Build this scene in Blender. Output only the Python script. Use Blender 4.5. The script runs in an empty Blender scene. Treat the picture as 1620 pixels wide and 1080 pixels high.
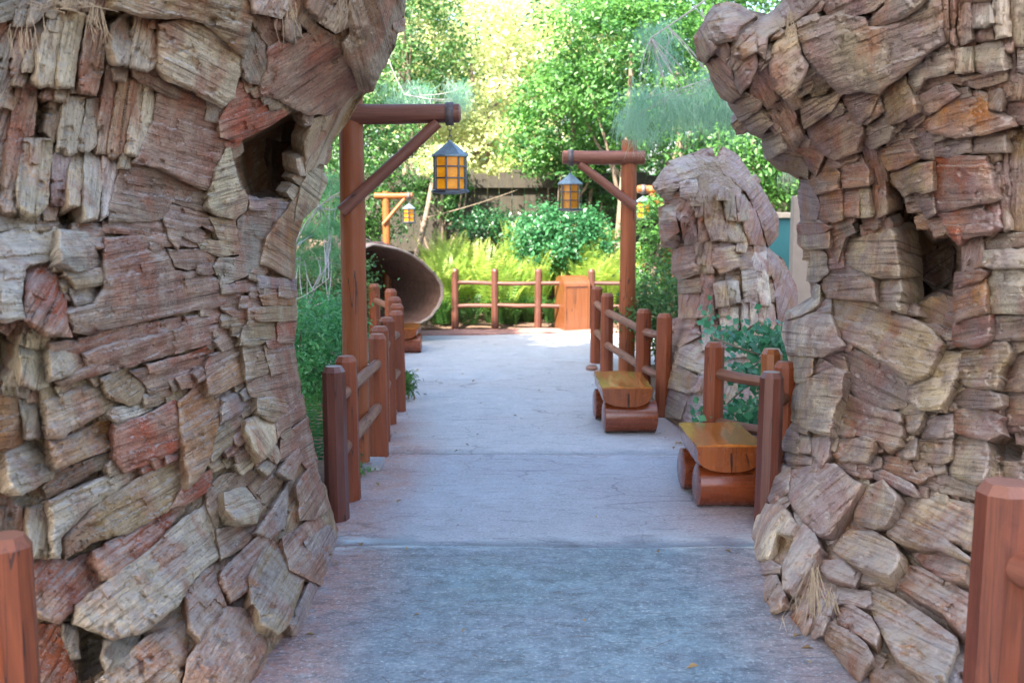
import bpy, math, random
import numpy as np
from mathutils import Vector, Matrix
from mathutils.geometry import delaunay_2d_cdt

random.seed(7)
rng = np.random.default_rng(7)
S = bpy.context.scene
COL = S.collection
R = math.radians

# ------------------------------------------------------------------ camera
PITCH = 7.0
FPX = 1710.0                       # focal length in pixels of a 1620 wide picture
CAMZ = 1.7
cd = bpy.data.cameras.new('camera')
cam = bpy.data.objects.new('camera', cd)
COL.objects.link(cam)
cam.location = (0, 0, CAMZ)
cam.rotation_euler = (R(90 - PITCH), 0, 0)
cd.sensor_width = 36
cd.lens = FPX * 36 / 1620
cd.clip_start = 0.05
cd.clip_end = 500
cd.dof.use_dof = True
cd.dof.focus_distance = 5.6
cd.dof.aperture_fstop = 3.2
S.camera = cam

# ------------------------------------------------------------------ light
SUN_EL, SUN_AZ = 47.0, 215.0       # azimuth clockwise from +Y: the sun stands behind the camera, to its left
w = bpy.data.worlds.new('World')
S.world = w
w.use_nodes = True
nt = w.node_tree
nt.nodes.clear()
sky = nt.nodes.new('ShaderNodeTexSky')
sky.sky_type = 'NISHITA'
sky.sun_disc = False
sky.sun_elevation = R(SUN_EL)
sky.sun_rotation = R(SUN_AZ)
sky.dust_density = 3.0
sky.ozone_density = 1.0
bg = nt.nodes.new('ShaderNodeBackground')
bg.inputs[1].default_value = 0.15
out = nt.nodes.new('ShaderNodeOutputWorld')
nt.links.new(sky.outputs[0], bg.inputs[0])
nt.links.new(bg.outputs[0], out.inputs[0])
ld = bpy.data.lights.new('sun', 'SUN')
ld.energy = 5.0
ld.angle = R(0.5)
ld.color = (1.0, 0.93, 0.80)
sun = bpy.data.objects.new('sun', ld)
COL.objects.link(sun)
sdir = Vector((math.sin(R(SUN_AZ)) * math.cos(R(SUN_EL)), math.cos(R(SUN_AZ)) * math.cos(R(SUN_EL)), math.sin(R(SUN_EL))))
sun.rotation_euler = sdir.to_track_quat('Z', 'Y').to_euler()
sun.location = (-6, -6, 12)
S.view_settings.view_transform = 'Standard'
S.view_settings.look = 'None'
S.view_settings.gamma = 1
S.view_settings.use_curve_mapping = False
S.view_settings.exposure = 2.5
try:
    S.cycles.max_bounces = 6
    S.cycles.transparent_max_bounces = 8
    S.cycles.use_denoising = True
except Exception:
    pass

# ------------------------------------------------------------------ geometry helpers
th = R(PITCH)
CT, ST = math.cos(th), math.sin(th)

def ray(px, py):
    a = (np.asarray(px, float) - 810) / FPX
    b = (540 - np.asarray(py, float)) / FPX
    return np.stack([a + 0 * b, CT + b * ST, -ST + b * CT], -1)

def at(px, py, Y):                 # the point seen at a pixel, at the distance Y in front of the camera
    d = ray(px, py)
    return d * (np.asarray(Y, float) / d[..., 1])[..., None] + np.array([0, 0, CAMZ])

def gnd(px, py, z=0.0):            # the point of the ground seen at a pixel
    d = ray(px, py)
    return d * ((z - CAMZ) / d[..., 2])[..., None] + np.array([0, 0, CAMZ])

def P(px, py, Y):
    return Vector(at(px, py, Y).tolist())

def G(px, py, z=0.0):
    return Vector(gnd(px, py, z).tolist())

def hsh(i, j, s):
    n = (i.astype(np.int64) * 374761393 + j.astype(np.int64) * 668265263 + int(s) * 2147483647 + 974711) & 0x7fffffff
    n = ((n ^ (n >> 13)) * 1274126177) & 0x7fffffff
    n = ((n ^ (n >> 16)) * 668265263) & 0x7fffffff
    return (n & 0xffffff) / float(0xffffff)

def noise(x, y, s=0):              # value noise 0..1
    x = np.asarray(x, float); y = np.asarray(y, float)
    i = np.floor(x); j = np.floor(y)
    fx = x - i; fy = y - j
    fx = fx * fx * (3 - 2 * fx); fy = fy * fy * (3 - 2 * fy)
    i = i.astype(np.int64); j = j.astype(np.int64)
    a = hsh(i, j, s); b = hsh(i + 1, j, s); c = hsh(i, j + 1, s); d = hsh(i + 1, j + 1, s)
    return (a * (1 - fx) + b * fx) * (1 - fy) + (c * (1 - fx) + d * fx) * fy

def fbm(x, y, s=0, o=4):
    t = 0; a = 0.5; n = 0
    for k in range(o):
        t = t + a * noise(x * 2 ** k, y * 2 ** k, s + k * 17); n += a; a *= 0.5
    return t / n

WM = {}

def link(o, parent=None, world=None):
    COL.objects.link(o)
    m = world if world is not None else Matrix.Identity(4)
    o.matrix_basis = m
    if parent is not None:
        o.parent = parent
        o.matrix_parent_inverse = WM[parent.name].inverted()
    WM[o.name] = m
    return o

def tag(o, label=None, cat=None, group=None, kind=None):
    if label: o['label'] = label
    if cat: o['category'] = cat
    if group: o['group'] = group
    if kind: o['kind'] = kind
    return o

def thing(name, label, cat, loc=(0, 0, 0), group=None):
    o = bpy.data.objects.new(name, None)
    o.empty_display_size = 0.1
    link(o, None, Matrix.Translation(Vector(loc)))
    return tag(o, label, cat, group)

def mesh_np(name, V, F, mat=None, parent=None, smooth=False, world=None, uv=None):
    me = bpy.data.meshes.new(name)
    V = np.asarray(V, np.float32)
    if isinstance(F, np.ndarray):
        n, k = F.shape
        me.vertices.add(len(V)); me.vertices.foreach_set('co', V.ravel())
        me.loops.add(n * k); me.loops.foreach_set('vertex_index', F.astype(np.int32).ravel())
        me.polygons.add(n)
        me.polygons.foreach_set('loop_start', np.arange(0, n * k, k, dtype=np.int32))
        me.polygons.foreach_set('loop_total', np.full(n, k, dtype=np.int32))
        me.update(calc_edges=True)
    else:
        me.from_pydata([tuple(map(float, v)) for v in V], [], [tuple(int(i) for i in f) for f in F])
    me.validate()
    if uv is not None:
        l = me.uv_layers.new(name='grain')
        idx = np.zeros(len(me.loops), np.int32); me.loops.foreach_get('vertex_index', idx)
        l.data.foreach_set('uv', np.asarray(uv, np.float32)[idx].ravel())
    if smooth:
        me.polygons.foreach_set('use_smooth', np.ones(len(me.polygons), bool))
    if mat is not None:
        me.materials.append(mat)
    o = bpy.data.objects.new(name, me)
    return link(o, parent, world)

def frame_z(p0, p1):               # matrix that puts local z along p0 -> p1
    p0 = Vector(p0); p1 = Vector(p1)
    d = (p1 - p0)
    q = d.to_track_quat('Z', 'Y')
    return Matrix.Translation(p0) @ q.to_matrix().to_4x4(), d.length

def log_np(L, prof, n=12, wob=0.0, seed=0, cap=True, rings=None, bend=0.0, rot=0.0):
    """turned log along z; prof = [(t, r), ...] with t in 0..1"""
    rg = np.random.default_rng(seed)
    ts = [p[0] for p in prof]; rs = [p[1] for p in prof]
    V = []
    ang = np.arange(n) * 2 * math.pi / n + rot
    a2 = rg.uniform(0, 6.28)
    for t, r in zip(ts, rs):
        k = 1 + wob * (noise(ang * 1.3 + seed, np.full(n, t * L * 3), seed) - 0.5) * 2
        ox = bend * math.sin(t * math.pi) * math.cos(a2); oy = bend * math.sin(t * math.pi) * math.sin(a2)
        V += [(ox + r * k[i] * math.cos(ang[i]), oy + r * k[i] * math.sin(ang[i]), t * L) for i in range(n)]
    F = []
    for j in range(len(ts) - 1):
        for i in range(n):
            F.append((j * n + i, j * n + (i + 1) % n, (j + 1) * n + (i + 1) % n, (j + 1) * n + i))
    if cap:
        F.append(tuple(reversed(range(n)))); F.append(tuple((len(ts) - 1) * n + i for i in range(n)))
    return V, F

def log(name, p0, p1, r0, r1, mat, parent, n=12, wob=0.03, seed=0, rings=6, bevel=0.0, bend=0.0, smooth=True, rot=0.0):
    M, L = frame_z(p0, p1)
    prof = [(t, r0 + (r1 - r0) * t) for t in np.linspace(0, 1, rings)]
    if bevel:
        b = bevel / L
        prof = [(0, r0 * 0.72), (b, r0)] + [(t, r0 + (r1 - r0) * t) for t in np.linspace(b, 1 - b, rings)[1:-1]] + [(1 - b, r1), (1, r1 * 0.72)]
    V, F = log_np(L, prof, n, wob, seed, bend=bend, rot=rot)
    o = mesh_np(name, V, F, mat, parent, False, M)
    if smooth:
        for p in o.data.polygons:
            p.use_smooth = len(p.vertices) == 4
        o.data.update()
        try:
            o.data.set_sharp_from_angle(angle=R(40))
        except Exception:
            pass
    return o

def box(name, c, s, mat, parent, rotz=0.0, bev=0.0):
    x, y, z = s[0] / 2, s[1] / 2, s[2] / 2
    if bev <= 0:
        V = [(-x, -y, -z), (x, -y, -z), (x, y, -z), (-x, y, -z), (-x, -y, z), (x, -y, z), (x, y, z), (-x, y, z)]
        F = [(3, 2, 1, 0), (4, 5, 6, 7), (0, 1, 5, 4), (1, 2, 6, 5), (2, 3, 7, 6), (3, 0, 4, 7)]
    else:
        b = bev; V = []; 
        for zz, k in ((-z, b), (-z + b, 0), (z - b, 0), (z, b)):
            for (qx, qy, ax, ay) in ((-1, -1, 1, 0), (1, -1, 0, 0), (1, 1, 0, 0), (-1, 1, 0, 0)):
                X = x - k; Y_ = y - k; bb = b * 0.8
                if (qx, qy) == (-1, -1): V += [(-X, -Y_ + bb, zz), (-X + bb, -Y_, zz)]
                elif (qx, qy) == (1, -1): V += [(X - bb, -Y_, zz), (X, -Y_ + bb, zz)]
                elif (qx, qy) == (1, 1): V += [(X, Y_ - bb, zz), (X - bb, Y_, zz)]
                else: V += [(-X + bb, Y_, zz), (-X, Y_ - bb, zz)]
        F = []
        for j in range(3):
            for i in range(8):
                F.append((j * 8 + i, j * 8 + (i + 1) % 8, (j + 1) * 8 + (i + 1) % 8, (j + 1) * 8 + i))
        F.append(tuple(reversed(range(8)))); F.append(tuple(24 + i for i in range(8)))
    M = Matrix.Translation(Vector(c)) @ Matrix.Rotation(rotz, 4, 'Z')
    return mesh_np(name, V, F, mat, parent, False, M)

# ------------------------------------------------------------------ materials
def newmat(name, rough=0.7):
    m = bpy.data.materials.new(name); m.use_nodes = True
    t = m.node_tree; b = t.nodes['Principled BSDF']
    b.inputs['Roughness'].default_value = rough
    return m, t, b

def N(t, typ, **kw):
    n = t.nodes.new(typ)
    for k, v in kw.items():
        setattr(n, k, v)
    return n

def mapping(t, src, scale):
    mp = N(t, 'ShaderNodeMapping'); mp.inputs['Scale'].default_value = scale
    t.links.new(src, mp.inputs[0]); return mp.outputs[0]

def tnoise(t, vec, scale, detail=4, rough=0.55, dist=0.0):
    n = N(t, 'ShaderNodeTexNoise')
    n.inputs['Scale'].default_value = scale; n.inputs['Detail'].default_value = detail
    n.inputs['Roughness'].default_value = rough; n.inputs['Distortion'].default_value = dist
    if vec is not None: t.links.new(vec, n.inputs['Vector'])
    return n.outputs['Fac']

def ramp(t, fac, stops):
    r = N(t, 'ShaderNodeValToRGB'); e = r.color_ramp.elements
    while len(e) < len(stops): e.new(0.5)
    for k, (p, c) in enumerate(stops):
        e[k].position = p
        e[k].color = (c, c, c, 1) if not isinstance(c, (tuple, list)) else (*c, 1)
    t.links.new(fac, r.inputs[0]); return r.outputs[0]

def mix(t, fac, a, b, typ='MIX'):
    m = N(t, 'ShaderNodeMix', data_type='RGBA', blend_type=typ)
    for k, v in ((0, fac), (6, a), (7, b)):
        if isinstance(v, (int, float)): m.inputs[k].default_value = v
        elif isinstance(v, (tuple, list)): m.inputs[k].default_value = (*v, 1)
        else: t.links.new(v, m.inputs[k])
    return m.outputs[2]

def mth(t, op, a, b=None, c=None):
    m = N(t, 'ShaderNodeMath', operation=op)
    for k, v in enumerate((a, b, c)):
        if v is None: continue
        if isinstance(v, (int, float)): m.inputs[k].default_value = v
        else: t.links.new(v, m.inputs[k])
    return m.outputs[0]

def bump(t, b, h, strength=0.5, dist=0.01, prev=None):
    n = N(t, 'ShaderNodeBump'); n.inputs['Strength'].default_value = strength; n.inputs['Distance'].default_value = dist
    t.links.new(h, n.inputs['Height'])
    if prev is not None: t.links.new(prev, n.inputs['Normal'])
    t.links.new(n.outputs[0], b.inputs['Normal']); return n.outputs[0]

def rock_mat():
    m, t, b = newmat('petrified_rock', 0.82)
    oi = N(t, 'ShaderNodeObjectInfo'); uv = N(t, 'ShaderNodeUVMap'); uv.uv_map = 'grain'
    tc = N(t, 'ShaderNodeTexCoord')
    seedv = N(t, 'ShaderNodeVectorMath', operation='ADD')
    t.links.new(uv.outputs[0], seedv.inputs[0])
    sc = N(t, 'ShaderNodeVectorMath', operation='SCALE'); sc.inputs[3].default_value = 3.0
    cmb = N(t, 'ShaderNodeCombineXYZ'); t.links.new(oi.outputs['Random'], cmb.inputs[0]); t.links.new(oi.outputs['Random'], cmb.inputs[1])
    t.links.new(cmb.outputs[0], sc.inputs[0]); t.links.new(sc.outputs[0], seedv.inputs[1])
    v = seedv.outputs[0]
    obj = tc.outputs['Object']
    # pigment: warm body colour drifting to cream, rust and mauve
    big = tnoise(t, obj, 5.5, 5, 0.6)
    mid = tnoise(t, obj, 14, 5, 0.65)
    col = mix(t, mth(t, 'MULTIPLY', ramp(t, big, [(0.42, 0.0), (0.62, 0.5)]), oi.outputs['Alpha']), oi.outputs['Color'], (0.62, 0.52, 0.39))
    col = mix(t, ramp(t, tnoise(t, mapping(t, obj, (1, 1.3, 0.8)), 4.2, 4, 0.6), [(0.48, 0.0), (0.64, 0.65)]), col, (0.42, 0.165, 0.10))
    col0 = col
    col = mix(t, ramp(t, tnoise(t, mapping(t, obj, (1.2, 0.8, 1.1)), 6.1, 4, 0.6), [(0.38, 0.0), (0.60, 0.70)]), col, (0.36, 0.28, 0.30))
    col = mix(t, mth(t, 'MULTIPLY_ADD', oi.outputs['Object Index'], 0.8, 0.12), col0, col)
    col = mix(t, ramp(t, mid, [(0.35, 0.3), (0.55, 0.0)]), col, (0.13, 0.085, 0.06))
    tipa = N(t, 'ShaderNodeAttribute'); tipa.attribute_name = 'tip'
    col = mix(t, mth(t, 'MULTIPLY', tipa.outputs['Fac'], 0.55), col, (0.78, 0.66, 0.50))
    # grain
    g1 = tnoise(t, mapping(t, v, (2.2, 46, 1)), 1.0, 5, 0.6, 0.35)
    g2 = tnoise(t, mapping(t, v, (6, 130, 1)), 1.0, 4, 0.65, 0.2)
    gl = ramp(t, g1, [(0.38, 0.0), (0.45, 1.0)])
    g2l = ramp(t, g2, [(0.36, 0.25), (0.50, 1.0)])
    gr_ = ramp(t, tnoise(t, obj, 3.1, 3, 0.6), [(0.38, 0.35), (0.62, 1.0)])
    gl = mth(t, 'SUBTRACT', 1.0, mth(t, 'MULTIPLY', mth(t, 'SUBTRACT', 1.0, gl), gr_))
    g2l = mth(t, 'SUBTRACT', 1.0, mth(t, 'MULTIPLY', mth(t, 'SUBTRACT', 1.0, g2l), gr_))
    col = mix(t, mth(t, 'MULTIPLY', mth(t, 'SUBTRACT', 1.0, gl), 0.66), col, (0.085, 0.052, 0.035))
    col = mix(t, mth(t, 'MULTIPLY', mth(t, 'SUBTRACT', 1.0, g2l), 0.42), col, (0.13, 0.085, 0.06))
    # dust speckle and pits
    pit = tnoise(t, obj, 75, 3, 0.7)
    pl = ramp(t, pit, [(0.34, 0.0), (0.44, 1.0)])
    col = mix(t, mth(t, 'MULTIPLY', mth(t, 'SUBTRACT', 1.0, pl), 0.6), col, (0.09, 0.06, 0.05))
    col = mix(t, ramp(t, tnoise(t, obj, 120, 2, 0.6), [(0.56, 0.0), (0.72, 0.35)]), col, (0.62, 0.56, 0.47))
    # pale dust where the stone faces up
    geo = N(t, 'ShaderNodeNewGeometry')
    sx = N(t, 'ShaderNodeSeparateXYZ'); t.links.new(geo.outputs['True Normal'], sx.inputs[0])
    du = mth(t, 'MULTIPLY', ramp(t, sx.outputs[2], [(0.35, 0.0), (0.85, 0.65)]), ramp(t, mid, [(0.35, 0.2), (0.6, 1.0)]))
    du = mth(t, 'MULTIPLY', du, oi.outputs['Alpha'])
    col = mix(t, du, col, (0.52, 0.50, 0.48))
    hs_ = N(t, 'ShaderNodeHueSaturation'); hs_.inputs['Saturation'].default_value = 1.16; hs_.inputs['Value'].default_value = 0.90
    t.links.new(col, hs_.inputs['Color'])
    t.links.new(hs_.outputs[0], b.inputs['Base Color'])
    n1 = bump(t, b, g1, 1.0, 0.035)
    n2 = bump(t, b, g2, 0.9, 0.012, n1)
    n3 = bump(t, b, tnoise(t, obj, 38, 6, 0.7), 0.7, 0.012, n2)
    bump(t, b, pl, 0.5, 0.004, n3)
    return m

def wood_mat(name, c1, c2, rough=0.4, grain=0.6, coat=0.0, sc=1.0, crack=True, top=None):
    m, t, b = newmat(name, rough)
    tc = N(t, 'ShaderNodeTexCoord'); oi = N(t, 'ShaderNodeObjectInfo')
    ad = N(t, 'ShaderNodeVectorMath', operation='ADD')
    t.links.new(tc.outputs['Object'], ad.inputs[0]); t.links.new(oi.outputs['Random'], ad.inputs[1])
    v = ad.outputs[0]
    g = tnoise(t, mapping(t, v, (22 * sc, 22 * sc, 1.6 * sc)), 1.0, 5, 0.6, 0.6)
    f = tnoise(t, mapping(t, v, (90 * sc, 90 * sc, 4 * sc)), 1.0, 3, 0.6, 0.2)
    col = mix(t, ramp(t, g, [(0.3, 0.0), (0.7, 1.0)]), c1, c2)
    col = mix(t, mth(t, 'MULTIPLY', ramp(t, f, [(0.35, 0.45), (0.5, 0.0)]), grain), col, tuple(x * 0.35 for x in c1))
    wear = tnoise(t, v, 7, 5, 0.7)
    if crack:
        ck = tnoise(t, mapping(t, v, (13 * sc, 13 * sc, 0.55 * sc)), 1.0, 2, 0.5, 0.3)
        ckl = mth(t, 'LESS_THAN', mth(t, 'ABSOLUTE', mth(t, 'SUBTRACT', ck, 0.60)), 0.006)
        col = mix(t, mth(t, 'MULTIPLY', ckl, 0.8), col, (0.02, 0.009, 0.006))
        col = mix(t, ramp(t, tnoise(t, v, 26, 3, 0.6), [(0.70, 0.0), (0.74, 0.6)]), col, tuple(x * 0.25 for x in c1))
    col = mix(t, ramp(t, wear, [(0.58, 0.0), (0.75, 0.35)]), col, tuple(min(1, x * 1.35 + 0.01) for x in c2))
    if top is not None:  # up-facing wood painted paler: sky reflection put into the colour
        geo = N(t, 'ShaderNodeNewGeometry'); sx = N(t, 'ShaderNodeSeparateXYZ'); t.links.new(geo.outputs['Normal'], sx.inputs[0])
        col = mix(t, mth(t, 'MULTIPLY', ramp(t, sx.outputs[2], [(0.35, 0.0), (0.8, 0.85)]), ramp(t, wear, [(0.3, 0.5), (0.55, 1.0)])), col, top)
    t.links.new(col, b.inputs['Base Color'])
    t.links.new(ramp(t, wear, [(0.3, rough * 0.8), (0.7, min(1, rough * 1.4))]), b.inputs['Roughness'])
    b.inputs['Coat Weight'].default_value = coat; b.inputs['Coat Roughness'].default_value = 0.15
    n1 = bump(t, b, g, 0.35 * grain, 0.01)
    bump(t, b, f, 0.35 * grain, 0.003, n1)
    return m

def plain_mat(name, c, rough=0.6, var=0.15, sc=20, bmp=0.2, metal=0.0, spec=0.5):
    m, t, b = newmat(name, rough)
    tc = N(t, 'ShaderNodeTexCoord')
    n = tnoise(t, tc.outputs['Object'], sc, 5, 0.65)
    col = mix(t, ramp(t, n, [(0.3, 0.0), (0.7, 1.0)]), tuple(x * (1 - var) for x in c), tuple(min(1, x * (1 + var)) for x in c))
    t.links.new(col, b.inputs['Base Color'])
    b.inputs['Metallic'].default_value = metal
    bump(t, b, n, bmp, 0.01)
    return m

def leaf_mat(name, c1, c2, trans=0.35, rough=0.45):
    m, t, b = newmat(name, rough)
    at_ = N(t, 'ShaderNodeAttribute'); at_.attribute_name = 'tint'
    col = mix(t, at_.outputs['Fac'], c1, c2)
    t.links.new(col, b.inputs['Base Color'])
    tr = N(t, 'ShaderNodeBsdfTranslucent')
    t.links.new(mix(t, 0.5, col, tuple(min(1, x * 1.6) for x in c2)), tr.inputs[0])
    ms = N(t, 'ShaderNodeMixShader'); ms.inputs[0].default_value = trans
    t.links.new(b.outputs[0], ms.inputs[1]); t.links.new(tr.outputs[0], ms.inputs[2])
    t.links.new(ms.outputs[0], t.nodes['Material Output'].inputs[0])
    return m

ROCK = rock_mat()
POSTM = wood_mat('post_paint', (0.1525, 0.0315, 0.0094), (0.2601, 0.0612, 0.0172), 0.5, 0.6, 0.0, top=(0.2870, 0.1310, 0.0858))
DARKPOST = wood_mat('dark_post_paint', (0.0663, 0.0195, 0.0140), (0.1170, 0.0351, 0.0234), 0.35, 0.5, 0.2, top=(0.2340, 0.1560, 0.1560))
FARPOST = wood_mat('sunlit_post_paint', (0.0663, 0.0203, 0.0117), (0.1170, 0.0390, 0.0234), 0.5, 0.5)  # darker copy of the post paint, its colour allowing for full sun
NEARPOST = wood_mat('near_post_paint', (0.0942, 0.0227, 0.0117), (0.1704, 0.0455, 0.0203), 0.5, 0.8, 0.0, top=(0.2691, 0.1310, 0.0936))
ORANGE = wood_mat('post_varnish', (0.2332, 0.0699, 0.0195), (0.3409, 0.1136, 0.0312), 0.35, 0.4, 0.25)
RAILM = wood_mat('rail_wood', (0.1560, 0.0585, 0.0312), (0.2652, 0.1248, 0.0663), 0.55, 0.8)
RAILRED = wood_mat('rail_paint', (0.1482, 0.0468, 0.0273), (0.2340, 0.0858, 0.0507), 0.42, 0.5)
BEAMM = wood_mat('beam_paint', (0.1346, 0.0455, 0.0281), (0.2332, 0.0874, 0.0546), 0.5, 0.7)
LAMPPOST = wood_mat('lamp_post_paint', (0.2153, 0.0542, 0.0156), (0.3140, 0.0856, 0.0234), 0.55, 0.35)
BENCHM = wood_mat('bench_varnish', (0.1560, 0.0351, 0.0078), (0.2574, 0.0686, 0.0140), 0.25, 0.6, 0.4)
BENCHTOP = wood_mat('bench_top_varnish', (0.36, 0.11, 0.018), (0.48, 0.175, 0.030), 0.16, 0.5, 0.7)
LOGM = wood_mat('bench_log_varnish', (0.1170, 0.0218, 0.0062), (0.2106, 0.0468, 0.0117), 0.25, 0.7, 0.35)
METAL = plain_mat('lantern_metal', (0.07, 0.085, 0.11), 0.42, 0.3, 60, 0.2, 0.6)
METALT = plain_mat('lantern_roof_metal', (0.16, 0.23, 0.28), 0.45, 0.25, 30, 0.3, 0.3)
IRON = plain_mat('iron_strap', (0.12, 0.10, 0.10), 0.55, 0.3, 40, 0.3, 0.4)
BARK = plain_mat('bark', (0.19, 0.14, 0.10), 0.85, 0.4, 14, 0.8)
BARKP = plain_mat('pale_bark', (0.42, 0.34, 0.24), 0.85, 0.35, 14, 0.8)
STRAW = plain_mat('dry_straw', (0.27, 0.21, 0.14), 0.8, 0.35, 60, 0.1)
STRAWP = plain_mat('pale_straw', (0.36, 0.30, 0.22), 0.8, 0.35, 60, 0.1)
NEEDLEDK = plain_mat('fallen_needle', (0.11, 0.065, 0.05), 0.8, 0.35, 60, 0.1)

# ------------------------------------------------------------------ rock builder
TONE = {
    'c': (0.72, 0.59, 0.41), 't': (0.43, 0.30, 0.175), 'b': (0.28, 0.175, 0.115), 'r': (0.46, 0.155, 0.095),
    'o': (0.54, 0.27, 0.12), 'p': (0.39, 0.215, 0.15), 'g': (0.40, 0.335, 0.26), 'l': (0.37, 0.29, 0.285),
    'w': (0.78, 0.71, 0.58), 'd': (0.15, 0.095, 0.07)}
PIECE_ID = 0

class Depth:
    """smooth depth (distance in front of the camera) through hand-measured points"""
    def __init__(s, pts):
        a = np.array(pts, float); s.p = a[:, :2] / 400.0; s.v = a[:, 2]
        n = len(a); d = np.linalg.norm(s.p[:, None] - s.p[None], axis=2)
        A = np.zeros((n + 3, n + 3)); A[:n, :n] = d + np.eye(n) * 0.02
        A[:n, n] = 1; A[:n, n + 1:] = s.p; A[n, :n] = 1; A[n + 1:, :n] = s.p.T
        s.w = np.linalg.solve(A, np.concatenate([s.v, np.zeros(3)]))
    def __call__(s, x, y):
        q = np.stack([np.asarray(x, float), np.asarray(y, float)], -1) / 400.0
        sh = q.shape[:-1]; q = q.reshape(-1, 2)
        d = np.linalg.norm(q[:, None] - s.p[None], axis=2)
        n = len(s.p)
        r = d @ s.w[:n] + s.w[n] + q @ s.w[n + 1:]
        return r.reshape(sh)

def seg_dist(pts, poly, closed=True):
    A = np.asarray(poly, float); B = np.roll(A, -1, 0) if closed else None
    if not closed: B = A[1:]; A = A[:-1]
    d = np.full(len(pts), 1e9)
    for a, b in zip(A, B):
        ab = b - a; L = max(1e-9, ab @ ab)
        t = np.clip(((pts - a) @ ab) / L, 0, 1)
        d = np.minimum(d, np.linalg.norm(pts - (a + t[:, None] * ab), axis=1))
    return d

def inside(pts, poly):
    x, y = pts[:, 0], pts[:, 1]; c = np.zeros(len(pts), bool)
    n = len(poly); j = n - 1
    for i in range(n):
        xi, yi = poly[i]; xj, yj = poly[j]
        k = ((yi > y) != (yj > y)) & (x < (xj - xi) * (y - yi) / ((yj - yi) or 1e-9) + xi)
        c ^= k; j = i
    return c

def ragged(poly, step, amp, seed):
    out = []
    n = len(poly)
    for i in range(n):
        a = np.array(poly[i], float); b = np.array(poly[(i + 1) % n], float)
        L = np.linalg.norm(b - a); k = max(1, int(round(L / step)))
        nr = np.array([-(b - a)[1], (b - a)[0]]) / max(L, 1e-9)
        for q in range(k):
            t = q / k; p = a + (b - a) * t
            f = math.sin(math.pi * t) if k > 1 else 0
            off = (float(fbm(np.array(p[0] / 14.0), np.array(p[1] / 14.0), seed, 3)) - 0.5) * 2 * amp * (0.35 + 0.65 * f)
            out.append(p + nr * off)
    return np.array(out)

def tri(poly, step, seed, jit=0.35):
    """triangulate a polygon (pixels) with inner grid points; returns pts, faces, ids of the boundary ring"""
    lo = poly.min(0); hi = poly.max(0)
    gx, gy = np.meshgrid(np.arange(lo[0] + step / 2, hi[0], step), np.arange(lo[1] + step / 2, hi[1], step))
    g = np.stack([gx.ravel(), gy.ravel()], 1)
    rg = np.random.default_rng(seed)
    g += rg.uniform(-jit, jit, g.shape) * step
    g = g[inside(g, poly)]
    if len(g): g = g[seg_dist(g, poly) > step * 0.45]
    allp = np.concatenate([poly, g]) if len(g) else poly
    nb = len(poly)
    r = delaunay_2d_cdt([Vector(p.tolist()) for p in allp], [(i, (i + 1) % nb) for i in range(nb)], [], 1, 1e-4)
    V = np.array([list(v) for v in r[0]]); F = [tuple(f) for f in r[2]]
    orig = r[3]
    idx = {}
    for k, o in enumerate(orig):
        for q in o: idx[q] = k
    ring = [idx[i] for i in range(nb) if i in idx]
    return V, F, ring

def grainuv(V, dep, ang):
    m = dep / FPX
    a = np.radians(ang)
    x = V[:, 0] * m; y = -V[:, 1] * m
    return np.stack([x * np.cos(a) + y * np.sin(a), -x * np.sin(a) + y * np.cos(a)], 1)

def surf_normals(D, V):
    e = 3.0
    x, y = V[:, 0], V[:, 1]
    px = at(x + e, y, D(x + e, y)) - at(x - e, y, D(x - e, y))
    py = at(x, y + e, D(x, y + e)) - at(x, y - e, D(x, y - e))
    n = np.cross(py, px); n /= np.linalg.norm(n, axis=1)[:, None] + 1e-12
    view = ray(x, y)
    s = np.sign(-(n * view).sum(1)); n *= s[:, None]
    v = -view / np.linalg.norm(view, axis=1)[:, None]
    n = n * 0.30 + v * 0.90
    return n / np.linalg.norm(n, axis=1)[:, None]

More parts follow.
